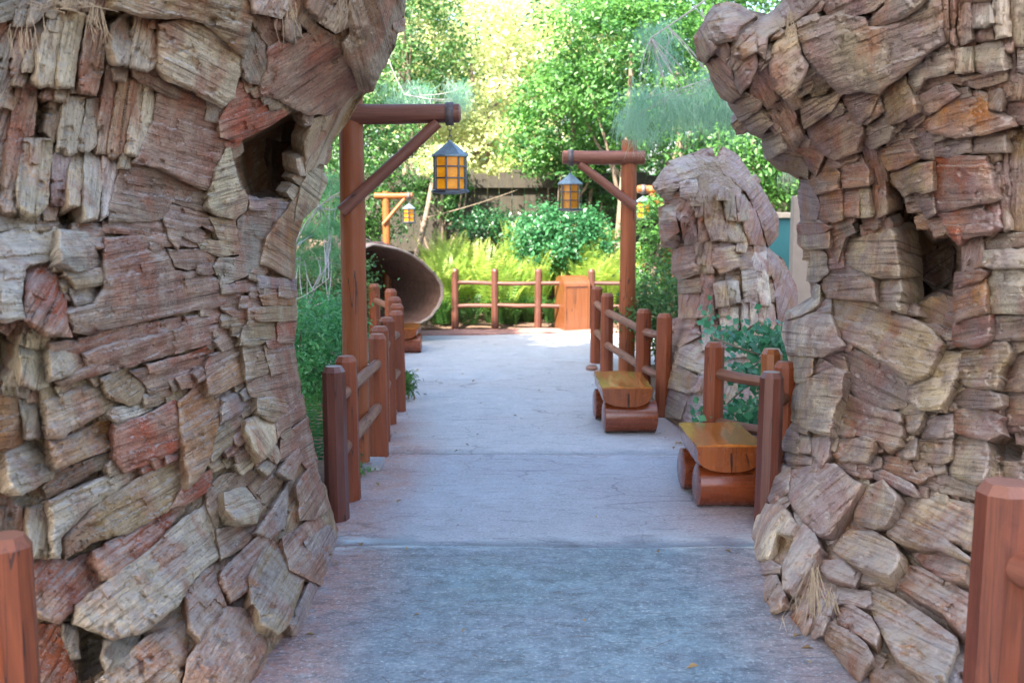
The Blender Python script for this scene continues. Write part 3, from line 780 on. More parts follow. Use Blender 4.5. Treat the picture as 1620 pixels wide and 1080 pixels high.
RIGHT = [
 ([(1100,62),(1118,32),(1123,65),(1131,76),(1116,98),(1105,92)],24,-60,'g'),
 ([(1118,31),(1130,12),(1150,6),(1168,10),(1195,26),(1168,40),(1163,60),(1136,69),(1122,62)],30,10,'g'),
 ([(1158,76),(1170,46),(1193,34),(1195,80),(1175,91),(1160,86)],30,40,'t'),
 ([(1118,100),(1138,94),(1155,110),(1162,135),(1171,149),(1156,162),(1140,152),(1127,126)],24,-40,'b'),
 ([(1164,108),(1172,94),(1195,84),(1196,105),(1186,130),(1173,146),(1164,130)],30,50,'g'),
 ([(1196,36),(1212,28),(1236,8),(1241,20),(1238,42),(1216,55),(1210,90),(1198,80)],22,30,'g'),
 ([(1259,33),(1245,47),(1226,75),(1220,100),(1222,130),(1231,146),(1242,156),(1251,154),(1268,125),(1275,105),(1264,90),(1262,60)],46,35,'c'),
 ([(1236,-60),(1300,-60),(1292,0),(1280,12),(1258,30),(1242,40),(1240,10)],18,35,'g'),
 ([(1264,33),(1295,22),(1300,30),(1330,24),(1368,32),(1374,46),(1400,42),(1440,24),(1468,0),(1475,-60),(1490,-60),(1488,68),(1452,94),(1430,114),(1400,134),(1390,146),(1362,142),(1330,148),(1313,130),(1295,115),(1280,95),(1269,66)],40,20,'g'),
 ([(1330,150),(1362,144),(1390,148),(1376,175),(1360,196),(1346,176)],34,20,'p'),
 ([(1302,-60),(1405,-60),(1400,-2),(1380,15),(1350,24),(1312,24),(1303,8)],18,25,'l'),
 ([(1406,-60),(1466,-60),(1462,0),(1438,20),(1400,38),(1378,42),(1374,32),(1402,8)],34,24,'g'),
 ([(1492,-60),(1500,-60),(1500,60),(1498,70),(1491,68)],26,88,'c'),
 ([(1503,-60),(1511,-60),(1511,70),(1503,66)],20,88,'g'),
 ([(1515,8),(1535,8),(1538,60),(1520,70),(1517,50)],18,88,'w'),
 ([(1538,7),(1565,3),(1569,35),(1558,42),(1539,44)],26,88,'w'),
 ([(1545,48),(1569,42),(1571,62),(1543,65)],20,88,'p'),
 ([(1569,-60),(1592,-60),(1595,55),(1575,60),(1572,30)],26,88,'w'),
 ([(1515,-60),(1566,-60),(1565,0),(1516,4)],20,88,'g'),
 ([(1598,-60),(1690,-60),(1690,70),(1603,72)],28,85,'w'),
 ([(1441,114),(1470,86),(1500,79),(1508,95),(1507,112),(1490,118),(1465,124),(1449,146),(1440,130)],30,15,'w'),
 ([(1512,80),(1536,77),(1538,112),(1512,115)],26,80,'w'),
 ([(1544,76),(1585,62),(1587,110),(1560,115),(1546,110)],30,5,'w'),
 ([(1590,72),(1604,76),(1608,112),(1598,158),(1590,158)],8,85,'l'),
 ([(1611,76),(1690,70),(1690,122),(1612,112)],22,5,'w'),
 ([(1393,148),(1415,132),(1431,121),(1439,150),(1447,165),(1444,178),(1425,190),(1406,196),(1399,175)],36,35,'t'),
 ([(1356,162),(1389,150),(1395,178),(1371,193),(1361,196),(1353,181)],28,18,'p'),
 ([(1370,206),(1398,186),(1412,205),(1405,220),(1381,235),(1371,225)],32,15,'g'),
 ([(1453,155),(1480,138),(1500,132),(1516,150),(1490,165),(1471,180),(1456,176)],22,20,'p'),
 ([(1473,184),(1515,158),(1545,145),(1562,152),(1562,175),(1588,185),(1598,186),(1600,200),(1560,210),(1515,217),(1475,210),(1462,197)],30,14,'o'),
 ([(1450,120),(1545,118),(1590,114),(1590,128),(1545,140),(1500,130),(1455,152)],14,8,'t'),
 ([(1592,130),(1612,118),(1690,125),(1690,158),(1590,158)],24,80,'t'),
 ([(1589,161),(1690,160),(1690,200),(1591,195)],20,5,'b'),
 ([(1564,135),(1585,145),(1581,174),(1563,170)],26,60,'t'),
 ([(1397,236),(1437,222),(1445,240),(1450,250),(1421,265),(1406,268),(1398,250)],30,12,'o'),
 ([(1481,222),(1532,219),(1534,240),(1500,247),(1481,248)],18,5,'l'),
 ([(1536,217),(1589,210),(1590,240),(1538,242)],18,5,'l'),
 ([(1450,205),(1472,212),(1478,222),(1476,250),(1452,246),(1444,222)],10,10,'l'),
 ([(1478,252),(1500,250),(1558,250),(1571,290),(1577,317),(1520,325),(1500,332),(1481,334),(1478,290)],38,5,'r'),
 ([(1482,338),(1520,328),(1577,321),(1582,360),(1560,370),(1524,375),(1518,386),(1502,370),(1492,346)],38,3,'r'),
 ([(1599,206),(1690,205),(1690,362),(1604,362),(1598,300)],20,88,'t'),
 ([(1573,248),(1594,246),(1600,360),(1588,364),(1582,310)],18,88,'b'),
 ([(1411,278),(1445,262),(1474,258),(1475,300),(1456,304),(1446,300),(1430,308),(1416,290)],32,15,'t'),
 ([(1457,306),(1475,306),(1478,335),(1466,345),(1458,325)],26,10,'p'),
 ([(1466,346),(1490,346),(1500,368),(1479,373)],26,10,'o'),
 ([(1154,164),(1180,150),(1205,160),(1200,171),(1180,186),(1170,190)],22,20,'g'),
 ([(1181,190),(1204,173),(1222,195),(1200,215),(1188,208)],24,25,'g'),
 ([(1206,217),(1230,206),(1243,235),(1221,250),(1211,240)],28,20,'g'),
 ([(1214,253),(1245,246),(1260,241),(1276,264),(1275,280),(1235,268)],22,-10,'t'),
 ([(1198,106),(1214,100),(1221,135),(1229,155),(1214,170),(1199,155),(1189,145)],18,-60,'p'),
 ([(1218,172),(1248,158),(1255,175),(1268,215),(1256,240),(1241,230),(1232,205)],20,-55,'p'),
 ([(1266,163),(1310,156),(1325,140),(1331,151),(1312,175),(1286,195),(1274,202)],30,30,'c'),
 ([(1280,206),(1300,191),(1330,176),(1344,163),(1355,181),(1362,205),(1355,238),(1320,250),(1300,240),(1286,225)],32,30,'p'),
 ([(1260,238),(1275,226),(1290,236),(1300,246),(1290,275),(1275,262)],22,-20,'p'),
 ([(1276,276),(1300,270),(1310,252),(1326,275),(1325,298),(1305,300),(1290,305),(1285,292)],26,12,'o'),
 ([(1265,285),(1284,292),(1294,325),(1290,350),(1268,350),(1264,310)],14,-15,'l'),
 ([(1332,256),(1360,246),(1372,272),(1372,291),(1335,296)],26,6,'p'),
 ([(1333,299),(1355,296),(1359,300),(1358,342),(1335,340)],24,4,'p'),
 ([(1359,299),(1374,293),(1377,340),(1361,342)],30,6,'c'),
 ([(1296,326),(1300,303),(1331,300),(1332,345),(1318,350),(1300,341)],24,8,'o'),
 ([(1382,296),(1400,288),(1402,335),(1387,342),(1380,320)],20,80,'p'),
 ([(1264,356),(1292,351),(1312,360),(1296,368),(1266,369)],22,2,'p'),
 ([(1264,372),(1310,367),(1308,392),(1273,393),(1264,384)],26,2,'c'),
 ([(1280,410),(1305,402),(1307,430),(1290,445),(1278,442)],22,4,'c'),
 ([(1309,395),(1331,392),(1333,420),(1311,425)],18,4,'r'),
 ([(1318,362),(1345,350),(1350,370),(1336,376),(1326,412),(1318,393)],22,20,'g'),
 ([(1345,381),(1375,375),(1405,365),(1414,376),(1419,410),(1422,437),(1390,438),(1360,425),(1339,418),(1340,402)],42,3,'c'),
 ([(1309,428),(1340,421),(1377,437),(1383,476),(1350,472),(1311,469),(1304,455)],36,2,'p'),
 ([(1380,440),(1425,441),(1424,493),(1400,485),(1386,476)],40,2,'c'),
 ([(1245,492),(1280,475),(1287,450),(1295,454),(1293,480),(1270,495),(1247,504)],26,20,'w'),
 ([(1294,478),(1312,474),(1312,492),(1296,492)],20,5,'l'),
 ([(1314,474),(1350,475),(1385,481),(1415,498),(1445,508),(1470,521),(1489,545),(1478,570),(1468,590),(1437,604),(1420,590),(1395,571),(1365,552),(1322,530)],38,-18,'t'),
 ([(1242,512),(1290,496),(1311,496),(1322,532),(1332,545),(1300,562),(1248,560),(1240,530)],30,-4,'w'),
 ([(1334,548),(1362,556),(1395,576),(1420,596),(1440,610),(1432,640),(1400,648),(1368,640),(1346,612),(1340,585)],12,-22,'l'),
 ([(1298,564),(1330,550),(1338,583),(1332,588)],14,-20,'l'),
 ([(1404,330),(1436,318),(1448,370),(1450,400),(1440,410),(1424,400),(1416,370)],-75,-80,'b'),
 ([(1457,374),(1495,374),(1508,400),(1504,440),(1480,458),(1462,440)],-110,30,'d'),  # dark tone paints the shade inside the cleft
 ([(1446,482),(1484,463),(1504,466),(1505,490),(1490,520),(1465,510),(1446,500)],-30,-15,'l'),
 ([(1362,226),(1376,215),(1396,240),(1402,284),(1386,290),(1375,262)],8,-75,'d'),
 ([(1398,292),(1412,286),(1440,312),(1436,316),(1402,328)],-40,-70,'d'),  # also toned dark for the cleft's shade
 ([(1523,380),(1554,376),(1555,420),(1524,428)],20,80,'p'),
 ([(1557,379),(1575,370),(1690,366),(1690,384),(1562,395)],36,3,'g'),
 ([(1556,397),(1690,388),(1690,420),(1575,425),(1557,418)],44,3,'w'),
 ([(1513,432),(1550,427),(1560,432),(1545,444),(1512,455)],30,15,'p'),
 ([(1510,459),(1558,442),(1561,494),(1525,500),(1512,511)],38,15,'o'),
 ([(1562,440),(1575,430),(1690,426),(1690,496),(1565,495)],42,3,'w'),
 ([(1510,516),(1530,503),(1565,500),(1569,535),(1540,548),(1511,546)],40,10,'r'),
 ([(1569,500),(1690,500),(1690,536),(1573,538)],36,3,'g'),
 ([(1450,562),(1490,558),(1518,562),(1510,600),(1495,630),(1487,648),(1455,645),(1436,632),(1438,608)],40,8,'c'),
 ([(1522,558),(1560,545),(1590,542),(1600,560),(1584,580),(1575,612),(1545,612),(1513,602)],38,4,'t'),
 ([(1602,556),(1690,545),(1690,620),(1586,616),(1582,592)],24,20,'b'),
 ([(1516,614),(1550,612),(1580,625),(1583,640),(1560,645),(1516,641)],32,-4,'l'),
 ([(1512,646),(1560,647),(1584,660),(1582,684),(1560,694),(1530,688),(1511,681)],34,-3,'p'),
 ([(1510,691),(1535,691),(1559,700),(1564,725),(1555,760),(1540,764),(1506,750),(1506,715)],38,-3,'c'),
 ([(1468,661),(1507,656),(1507,690),(1460,692)],26,-2,'l'),
 ([(1425,646),(1440,640),(1462,651),(1455,671),(1445,682),(1425,676)],28,10,'c'),
 ([(1413,714),(1425,693),(1448,695),(1447,722),(1430,722)],20,0,'l'),
 ([(1451,696),(1504,696),(1503,725),(1485,733),(1454,722)],30,-2,'t'),
 ([(1388,722),(1438,725),(1445,745),(1468,736),(1475,750),(1450,762),(1400,745)],20,-14,'p'),
 ([(1380,747),(1400,746),(1440,765),(1452,785),(1444,785),(1405,766),(1380,756)],26,-26,'l'),
 ([(1462,752),(1500,746),(1543,770),(1540,788),(1500,778),(1458,772)],20,-14,'g'),
 ([(1586,620),(1690,625),(1690,690),(1594,682)],16,0,'b'),
 ([(1575,730),(1690,730),(1690,772),(1570,765)],20,-10,'g'),
 ([(1248,566),(1286,563),(1281,590),(1270,606),(1258,600)],22,10,'c'),
 ([(1286,592),(1297,568),(1318,580),(1300,596)],16,20,'l'),
 ([(1250,640),(1253,622),(1270,606),(1292,596),(1320,583),(1335,592),(1330,625),(1320,642),(1313,685),(1290,681),(1252,662)],50,-6,'c'),
 ([(1252,668),(1276,674),(1274,684),(1250,676)],26,-6,'g'),
 ([(1240,682),(1262,677),(1262,715),(1240,710)],20,0,'l'),
 ([(1265,690),(1282,686),(1280,714),(1266,712)],24,80,'g'),
 ([(1242,714),(1258,717),(1282,724),(1280,734),(1258,732),(1240,727)],20,-10,'l'),
 ([(1285,695),(1314,690),(1308,720),(1298,738),(1284,713)],34,70,'l'),
 ([(1336,710),(1350,696),(1365,691),(1382,699),(1378,715),(1371,730),(1350,728),(1338,721)],38,-10,'c'),
 ([(1342,622),(1372,644),(1420,655),(1424,680),(1420,704),(1402,712),(1386,695),(1350,685),(1330,668),(1336,640)],26,-14,'p'),
 ([(1216,747),(1238,736),(1249,742),(1245,775),(1220,795),(1214,775)],22,30,'l'),
 ([(1252,745),(1290,736),(1320,736),(1340,755),(1360,766),(1350,785),(1312,840),(1296,845),(1270,820),(1257,800),(1248,780)],38,40,'l'),
 ([(1375,771),(1395,761),(1417,786),(1409,815),(1399,829),(1384,834),(1357,824),(1354,808)],40,-12,'c'),
 ([(1201,810),(1212,799),(1236,802),(1258,830),(1250,845),(1226,842),(1216,880),(1190,884),(1192,850)],32,60,'w'),
 ([(1256,812),(1280,830),(1294,866),(1285,890),(1251,934),(1239,928),(1241,890),(1256,860)],38,55,'w'),
 ([(1190,891),(1215,886),(1234,895),(1231,905),(1200,905)],20,0,'l'),
 ([(1192,914),(1228,911),(1239,940),(1234,964),(1211,974),(1196,950)],28,60,'b'),
 ([(1240,988),(1275,946),(1289,936),(1289,960),(1275,1005),(1262,1012)],22,60,'b'),
 ([(1291,966),(1302,936),(1326,941),(1312,970),(1301,1000),(1282,1015)],20,62,'l'),
 ([(1305,1002),(1315,986),(1345,1000),(1369,1020),(1378,1040),(1360,1074),(1336,1065),(1311,1040)],30,-30,'p'),
 ([(1320,870),(1344,840),(1380,842),(1409,858),(1420,880),(1412,905),(1404,911),(1375,899),(1340,884)],42,-20,'c'),
 ([(1305,887),(1330,886),(1360,905),(1350,925),(1312,912),(1300,898)],20,-20,'l'),
 ([(1425,787),(1445,788),(1455,791),(1500,791),(1545,800),(1545,874),(1500,855),(1480,840),(1450,828),(1417,812)],38,-22,'c'),
 ([(1415,817),(1450,832),(1485,846),(1545,890),(1530,888),(1480,868),(1455,867),(1430,861),(1407,847),(1407,827)],40,-24,'t'),
 ([(1449,880),(1462,869),(1500,879),(1530,892),(1524,916),(1500,915),(1470,900)],36,-18,'r'),
 ([(1418,902),(1450,896),(1490,916),(1540,945),(1560,960),(1560,1015),(1520,1000),(1490,965),(1450,945),(1417,926)],38,-30,'p'),
 ([(1380,926),(1395,931),(1450,966),(1500,1000),(1512,1012),(1506,1040),(1484,1100),(1460,1075),(1420,1040),(1386,980),(1379,950)],38,-28,'t'),
 ([(1323,962),(1345,956),(1375,976),(1389,1000),(1384,1018),(1360,1000),(1332,985)],28,-30,'p'),
 ([(1328,930),(1375,936),(1376,962),(1342,952),(1322,955)],12,-15,'l'),
 ([(1386,1030),(1420,1042),(1455,1078),(1470,1120),(1385,1120),(1376,1060)],28,-34,'p'),
 ([(1512,1018),(1560,1020),(1560,1120),(1480,1120)],24,-40,'l'),
 ([(1345,908),(1374,906),(1400,916),(1410,925),(1380,922),(1350,926)],14,-10,'b'),
 ([(1620,780),(1700,780),(1700,900),(1620,900)],20,-10,'g'),
]
REAR = [
 ([(1036,292),(1050,270),(1068,263),(1075,290),(1061,310),(1046,306)],14,10,'g'),
 ([(1060,256),(1095,245),(1112,255),(1106,275),(1076,286),(1070,263)],14,20,'g'),
 ([(1077,291),(1100,281),(1103,300),(1095,314),(1079,309)],24,10,'w'),
 ([(1044,330),(1066,323),(1067,348),(1045,350)],14,8,'g'),
 ([(1045,353),(1068,351),(1071,366),(1052,383),(1046,375)],12,0,'p'),
 ([(1070,316),(1095,318),(1100,336),(1086,350),(1070,345)],8,60,'p'),
 ([(1116,316),(1135,306),(1144,345),(1150,378),(1126,378),(1118,350)],20,80,'t'),
 ([(1146,310),(1163,308),(1164,346),(1150,346)],20,84,'g'),
 ([(1166,308),(1182,312),(1185,345),(1168,348)],22,80,'g'),
 ([(1148,350),(1172,350),(1182,384),(1154,380)],20,80,'c'),
 ([(1186,322),(1200,331),(1208,385),(1186,384),(1177,350)],20,75,'p'),
 ([(1136,262),(1146,234),(1168,250),(1184,272),(1186,286),(1162,285)],10,40,'p'),
 ([(1110,256),(1134,250),(1136,266),(1154,282),(1152,300),(1118,308),(1106,296)],2,40,'b'),
 ([(1158,284),(1203,296),(1228,340),(1230,370),(1215,388),(1202,342),(1182,306)],18,50,'p'),
 ([(1131,396),(1165,390),(1170,420),(1141,431),(1129,415)],20,10,'c'),
 ([(1100,388),(1125,384),(1129,430),(1108,432)],14,80,'t'),
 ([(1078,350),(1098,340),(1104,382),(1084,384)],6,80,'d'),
 ([(1104,338),(1114,342),(1122,376),(1106,382)],12,80,'o'),
 ([(1196,412),(1213,430),(1219,480),(1204,480),(1196,440)],16,80,'w'),
 ([(1174,426),(1194,414),(1195,440),(1200,476),(1178,474)],12,10,'w'),
 ([(1211,392),(1240,415),(1258,455),(1262,490),(1252,560),(1235,560),(1229,462)],18,75,'b'),
 ([(1130,451),(1150,448),(1152,480),(1134,485)],22,84,'c'),
 ([(1153,448),(1167,447),(1170,475),(1155,480)],22,84,'w'),
 ([(1174,478),(1184,478),(1186,512),(1174,520)],20,84,'w'),
 ([(1187,478),(1198,480),(1198,510),(1188,512)],20,84,'w'),
 ([(1140,492),(1166,490),(1166,520),(1142,524)],18,84,'w'),
 ([(1075,446),(1106,441),(1106,461),(1075,463)],12,4,'t'),
 ([(1076,466),(1105,464),(1106,500),(1075,501)],10,80,'p'),
 ([(1109,436),(1128,433),(1130,500),(1108,500)],14,80,'p'),
 ([(1066,398),(1098,386),(1104,430),(1076,440),(1064,430)],12,8,'p'),
 ([(1202,484),(1224,484),(1230,530),(1202,530)],14,80,'c'),
 ([(1066,506),(1100,503),(1106,530),(1076,545),(1061,540)],14,10,'p'),
 ([(1077,548),(1105,537),(1120,560),(1110,590),(1070,574)],18,-20,'c'),
 ([(1050,582),(1072,577),(1102,596),(1090,622),(1044,608)],20,-20,'t'),
 ([(1112,556),(1136,552),(1140,640),(1117,640),(1106,600)],18,70,'g'),
 ([(1036,628),(1050,613),(1085,626),(1075,660),(1044,655)],20,-25,'g'),
 ([(1087,626),(1112,608),(1118,660),(1100,704),(1080,684),(1078,660)],20,-35,'l'),
 ([(1110,505),(1136,504),(1138,548),(1112,552)],16,80,'g'),
 ([(1142,530),(1200,522),(1202,560),(1144,566)],12,80,'c'),
 ([(1144,570),(1200,566),(1200,640),(1146,640)],10,70,'t'),
]

# ------------------------------------------------------------------ ground and path
def mud_mat(name, c1, c2, c3):
    m, t, b = newmat(name, 0.9)
    tc = N(t, 'ShaderNodeTexCoord'); v = tc.outputs['Object']
    col = mix(t, ramp(t, tnoise(t, v, 1.7, 6, 0.6), [(0.4, 0.0), (0.6, 1.0)]), c1, c2)
    col = mix(t, ramp(t, tnoise(t, v, 26, 5, 0.7), [(0.45, 0.0), (0.65, 0.8)]), col, c3)
    t.links.new(col, b.inputs['Base Color'])
    bump(t, b, tnoise(t, v, 30, 6, 0.7), 0.7, 0.02)
    return m

SOIL = mud_mat('soil', (0.075, 0.045, 0.03), (0.12, 0.07, 0.045), (0.17, 0.11, 0.07))
REDCURB = mud_mat('red_curb', (0.26, 0.13, 0.11), (0.33, 0.18, 0.15), (0.22, 0.12, 0.10))

def path_mat(name, base, pale, rose, rough, stamp):
    m, t, b = newmat(name, rough)
    tc = N(t, 'ShaderNodeTexCoord'); v = tc.outputs['Object']
    at_ = N(t, 'ShaderNodeAttribute'); at_.attribute_name = 'edge'
    bd = N(t, 'ShaderNodeAttribute'); bd.attribute_name = 'band'
    big = tnoise(t, v, 0.9, 5, 0.6); med = tnoise(t, v, 5, 6, 0.68); fine = tnoise(t, v, 60, 5, 0.75)
    vs = mapping(t, v, (2.6, 15, 1))
    strk = tnoise(t, vs, 1.0, 6, 0.7, 0.4)
    col = mix(t, ramp(t, med, [(0.35, 0.0), (0.65, 1.0)]), base, pale)
    col = mix(t, ramp(t, big, [(0.42, 0.0), (0.62, 0.75)]), col, rose)
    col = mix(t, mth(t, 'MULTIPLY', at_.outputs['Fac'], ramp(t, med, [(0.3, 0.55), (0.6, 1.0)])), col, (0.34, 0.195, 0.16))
    col = mix(t, ramp(t, tnoise(t, v, 16, 5, 0.7), [(0.38, 0.5 if stamp > .4 else 0.2), (0.52, 0.0)]), col, tuple(x * 0.5 for x in base))
    col = mix(t, ramp(t, tnoise(t, v, 11, 6, 0.75), [(0.50, 0.0), (0.66, 0.30 if stamp > .4 else 0.15)]), col, (0.36, 0.47, 0.53))
    col = mix(t, ramp(t, strk, [(0.36, 0.45), (0.43, 0.0)]), col, tuple(x * 0.45 for x in base))
    col = mix(t, ramp(t, fine, [(0.54, 0.0), (0.66, 0.6)]), col, (0.50, 0.60, 0.68))
    col = mix(t, ramp(t, fine, [(0.34, 0.6), (0.44, 0.0)]), col, (0.10, 0.09, 0.10))
    col = mix(t, mth(t, 'MULTIPLY', bd.outputs['Fac'], ramp(t, strk, [(0.42, 0.1), (0.55, 0.75)])), col, (0.38, 0.52, 0.58))
    t.links.new(col, b.inputs['Base Color'])
    vo = N(t, 'ShaderNodeTexVoronoi', feature='DISTANCE_TO_EDGE'); vo.inputs['Scale'].default_value = 1.0
    wv = N(t, 'ShaderNodeTexNoise'); wv.inputs['Scale'].default_value = 3.0; wv.inputs['Detail'].default_value = 5; t.links.new(v, wv.inputs['Vector'])
    wa = N(t, 'ShaderNodeVectorMath', operation='MULTIPLY_ADD'); t.links.new(wv.outputs['Color'], wa.inputs[0]); wa.inputs[1].default_value = (1.0, 1.0, 0); t.links.new(mapping(t, v, (1.6, 3.4, 0)), wa.inputs[2])
    t.links.new(wa.outputs[0], vo.inputs['Vector'])
    cr = mth(t, 'MULTIPLY', ramp(t, vo.outputs['Distance'], [(0.0, 1.0), (0.018, 0.0)]), ramp(t, big, [(0.46, 0.0), (0.56, 0.55)]))
    colc = mix(t, cr, col, (0.08, 0.07, 0.075)); t.links.new(colc, b.inputs['Base Color'])
    t.links.new(ramp(t, med, [(0.3, rough * 0.75), (0.7, min(1, rough * 1.25))]), b.inputs['Roughness'])
    n1 = bump(t, b, strk, stamp, 0.015)
    n2 = bump(t, b, med, 0.35, 0.03, n1)
    bump(t, b, fine, 0.5, 0.004, n2)
    return m

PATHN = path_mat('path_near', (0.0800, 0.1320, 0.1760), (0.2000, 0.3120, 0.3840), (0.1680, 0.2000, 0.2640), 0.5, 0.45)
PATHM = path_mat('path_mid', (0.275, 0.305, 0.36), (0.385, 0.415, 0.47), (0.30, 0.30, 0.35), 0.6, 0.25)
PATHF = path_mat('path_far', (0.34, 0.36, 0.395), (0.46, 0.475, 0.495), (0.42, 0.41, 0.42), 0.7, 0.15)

# ground sheet, gently uneven away from the path
g = np.concatenate([np.arange(-60, -12, 6.0), np.arange(-12, 12, 0.5), np.arange(12, 61, 6.0)])
gy = np.concatenate([np.arange(-40, -4, 6.0), np.arange(-4, 30, 0.5), np.arange(30, 121, 9.0)])
X, Y = np.meshgrid(g, gy)
Z = -0.02 + 0 * X
off = np.clip((np.abs(X) - 2.6) / 4, 0, 1)
Z = Z + off * (fbm(X * 0.3, Y * 0.3, 3, 4) - 0.4) * 0.6 * (Y > 2)
Z = Z + np.clip((Y - 17.5) / 6, 0, 1) * 0.5
Vv = np.stack([X.ravel(), Y.ravel(), Z.ravel()], 1)
nx = len(g); ny = len(gy)
I, J = np.meshgrid(np.arange(nx - 1), np.arange(ny - 1))
q = (J * nx + I).ravel()
Fv = np.stack([q, q + 1, q + nx + 1, q + nx], 1)
tag(mesh_np('ground', Vv, Fv, SOIL, None, True), kind='structure')

pathroot = bpy.data.objects.new('path', None); link(pathroot); pathroot['kind'] = 'structure'
# half-way outline of the paving, metres (x, y): left edge going away, right edge coming back
LE = [(-1.05, -3), (-1.05, 3.0), (-1.0, 5.0), (-1.02, 6.5), (-1.04, 8.0), (-1.12, 9.2), (-1.3, 10.4), (-1.75, 11.6), (-3.2, 12.6), (-3.4, 14.2), (-1.45, 14.75)]
RE = [(-0.2, 14.95), (0.6, 15.0), (1.9, 14.8), (4.5, 14.2), (4.5, 12.2), (1.25, 11.8), (1.14, 10.6), (1.2, 9.2), (1.55, 8.1), (1.95, 7.2), (1.7, 6.3), (1.35, 5.6), (1.4, 4.2), (1.5, 3.0), (1.5, -3)]
outl = LE + RE
YJ1, YJ2 = float(gnd(810, 860)[1]), float(gnd(810, 716)[1])
def clip_y(poly, y0, y1):
    def cut(pl, yc, keep_above):
        o = []
        for i in range(len(pl)):
            a = pl[i]; b = pl[(i + 1) % len(pl)]
            ia = (a[1] >= yc) == keep_above; ib = (b[1] >= yc) == keep_above
            if ia: o.append(a)
            if ia != ib:
                t_ = (yc - a[1]) / (b[1] - a[1]); o.append((a[0] + (b[0] - a[0]) * t_, yc))
        return o
    return cut(cut(poly, y0, True), y1, False)
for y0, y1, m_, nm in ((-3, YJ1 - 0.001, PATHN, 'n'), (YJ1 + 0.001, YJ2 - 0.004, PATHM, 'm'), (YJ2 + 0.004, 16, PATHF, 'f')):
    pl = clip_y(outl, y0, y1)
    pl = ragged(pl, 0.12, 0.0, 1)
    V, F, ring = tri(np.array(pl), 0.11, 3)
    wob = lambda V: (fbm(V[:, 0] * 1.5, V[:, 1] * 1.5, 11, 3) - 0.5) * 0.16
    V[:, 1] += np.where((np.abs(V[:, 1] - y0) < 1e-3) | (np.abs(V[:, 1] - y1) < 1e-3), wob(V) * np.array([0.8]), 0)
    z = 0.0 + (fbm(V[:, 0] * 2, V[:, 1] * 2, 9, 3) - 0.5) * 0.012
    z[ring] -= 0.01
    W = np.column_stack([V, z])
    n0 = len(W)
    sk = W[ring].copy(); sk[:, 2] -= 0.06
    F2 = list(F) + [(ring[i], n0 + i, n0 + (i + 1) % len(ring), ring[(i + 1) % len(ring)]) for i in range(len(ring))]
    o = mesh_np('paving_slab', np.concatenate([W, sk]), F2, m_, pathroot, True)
    Wa = np.concatenate([W, sk])
    lx = np.interp(Wa[:, 1], [-3, 3, 5, 6.5, 8, 9.5], [-1.05, -0.92, -0.76, -0.76, -0.80, -1.0])
    rx = np.interp(Wa[:, 1], [-3, 3, 4, 5, 6, 7, 7.6, 8.5], [1.3, 1.2, 1.0, 1.15, 1.2, 1.5, 1.4, 1.25])
    wv = (fbm(Wa[:, 0] * 3, Wa[:, 1] * 2, 21, 3) - 0.5) * 0.5
    e = np.clip(1 - (Wa[:, 0] - lx + wv * 0.6) / 0.30, 0, 1) + np.clip(1 - (rx - Wa[:, 0] + wv) / 0.35, 0, 1) * 0.55
    e *= np.clip((10.5 - Wa[:, 1]) / 2, 0, 1)
    bn = np.exp(-((Wa[:, 1] - YJ1 - .06 + (fbm(Wa[:, 0] * 2, Wa[:, 1] * 2, 41, 3) - .5) * .3) / 0.13) ** 2) * (0.4 + 0.6 * (fbm(Wa[:, 0] * 1.3, 0 * Wa[:, 0], 43, 2) > .45))
    a = o.data.attributes.new('band', 'FLOAT', 'POINT'); a.data.foreach_set('value', bn.astype(np.float32))
    a = o.data.attributes.new('edge', 'FLOAT', 'POINT'); a.data.foreach_set('value', np.clip(e, 0, 1).astype(np.float32))
# red kerb strip in front of the far fence
V = []; F = []
cx = np.linspace(-3.2, 3.6, 40)
prof = [(0.0, -0.05), (0.0, 0.02), (0.06, 0.035), (0.42, 0.035), (0.46, -0.05)]
for i, x in enumerate(cx):
    yb = 14.62 + 0.10 * math.sin(x * 1.2) + 0.05 * x
    for dy, z in prof: V.append((x, yb + dy, z + 0.006 * math.sin(x * 7)))
for i in range(len(cx) - 1):
    for k in range(4):
        a_ = i * 5 + k; F.append((a_, a_ + 1, a_ + 6, a_ + 5))
tag(mesh_np('kerb', V, F, REDCURB, None, False), kind='structure')

# ------------------------------------------------------------------ the two big rocks and the one behind
def holeless(bl): return [b for b in bl if len(b[0]) > 3]
DL = Depth([(0,1080,3.55),(0,900,3.5),(0,700,3.55),(0,450,3.45),(0,300,3.7),(0,100,3.75),(0,-100,3.8),(200,1080,3.65),(430,1080,3.75),(480,1010,4.15),(520,940,4.65),(540,860,5.3),
 (100,900,3.65),(100,700,3.75),(100,100,3.95),(300,900,4.0),(300,700,4.3),(300,500,4.45),(300,300,4.55),(300,100,4.4),(300,-60,4.2),(400,700,4.75),(400,500,4.95),(400,300,5.0),(450,100,4.9),(450,-60,4.6),
 (500,700,5.35),(470,500,5.5),(470,400,5.55),(505,290,5.8),(560,150,5.5),(600,120,5.3),(640,0,5.1),(640,-80,5.0),(-150,500,3.1),(-150,-100,3.4),(-150,1080,3.2),(200,450,3.95),(60,450,3.55)])
SL = [(-170,-300),(700,-300),(655,-60),(641,0),(636,30),(622,70),(608,102),(592,140),(580,143),(560,160),(540,190),(520,232),(512,268),(513,292),(500,320),(478,348),(468,380),(466,440),(470,480),(464,545),(473,590),(476,620),(486,660),(500,728),(520,790),(540,850),(533,900),(512,940),(486,1000),(470,1016),(440,1050),(424,1085),(415,1150),(-170,1150)]
rl = thing('rock_formation', 'tall cream and rust layered rock with a dark hollow, left of the path', 'rock', (-1.9, 5.0, 0))
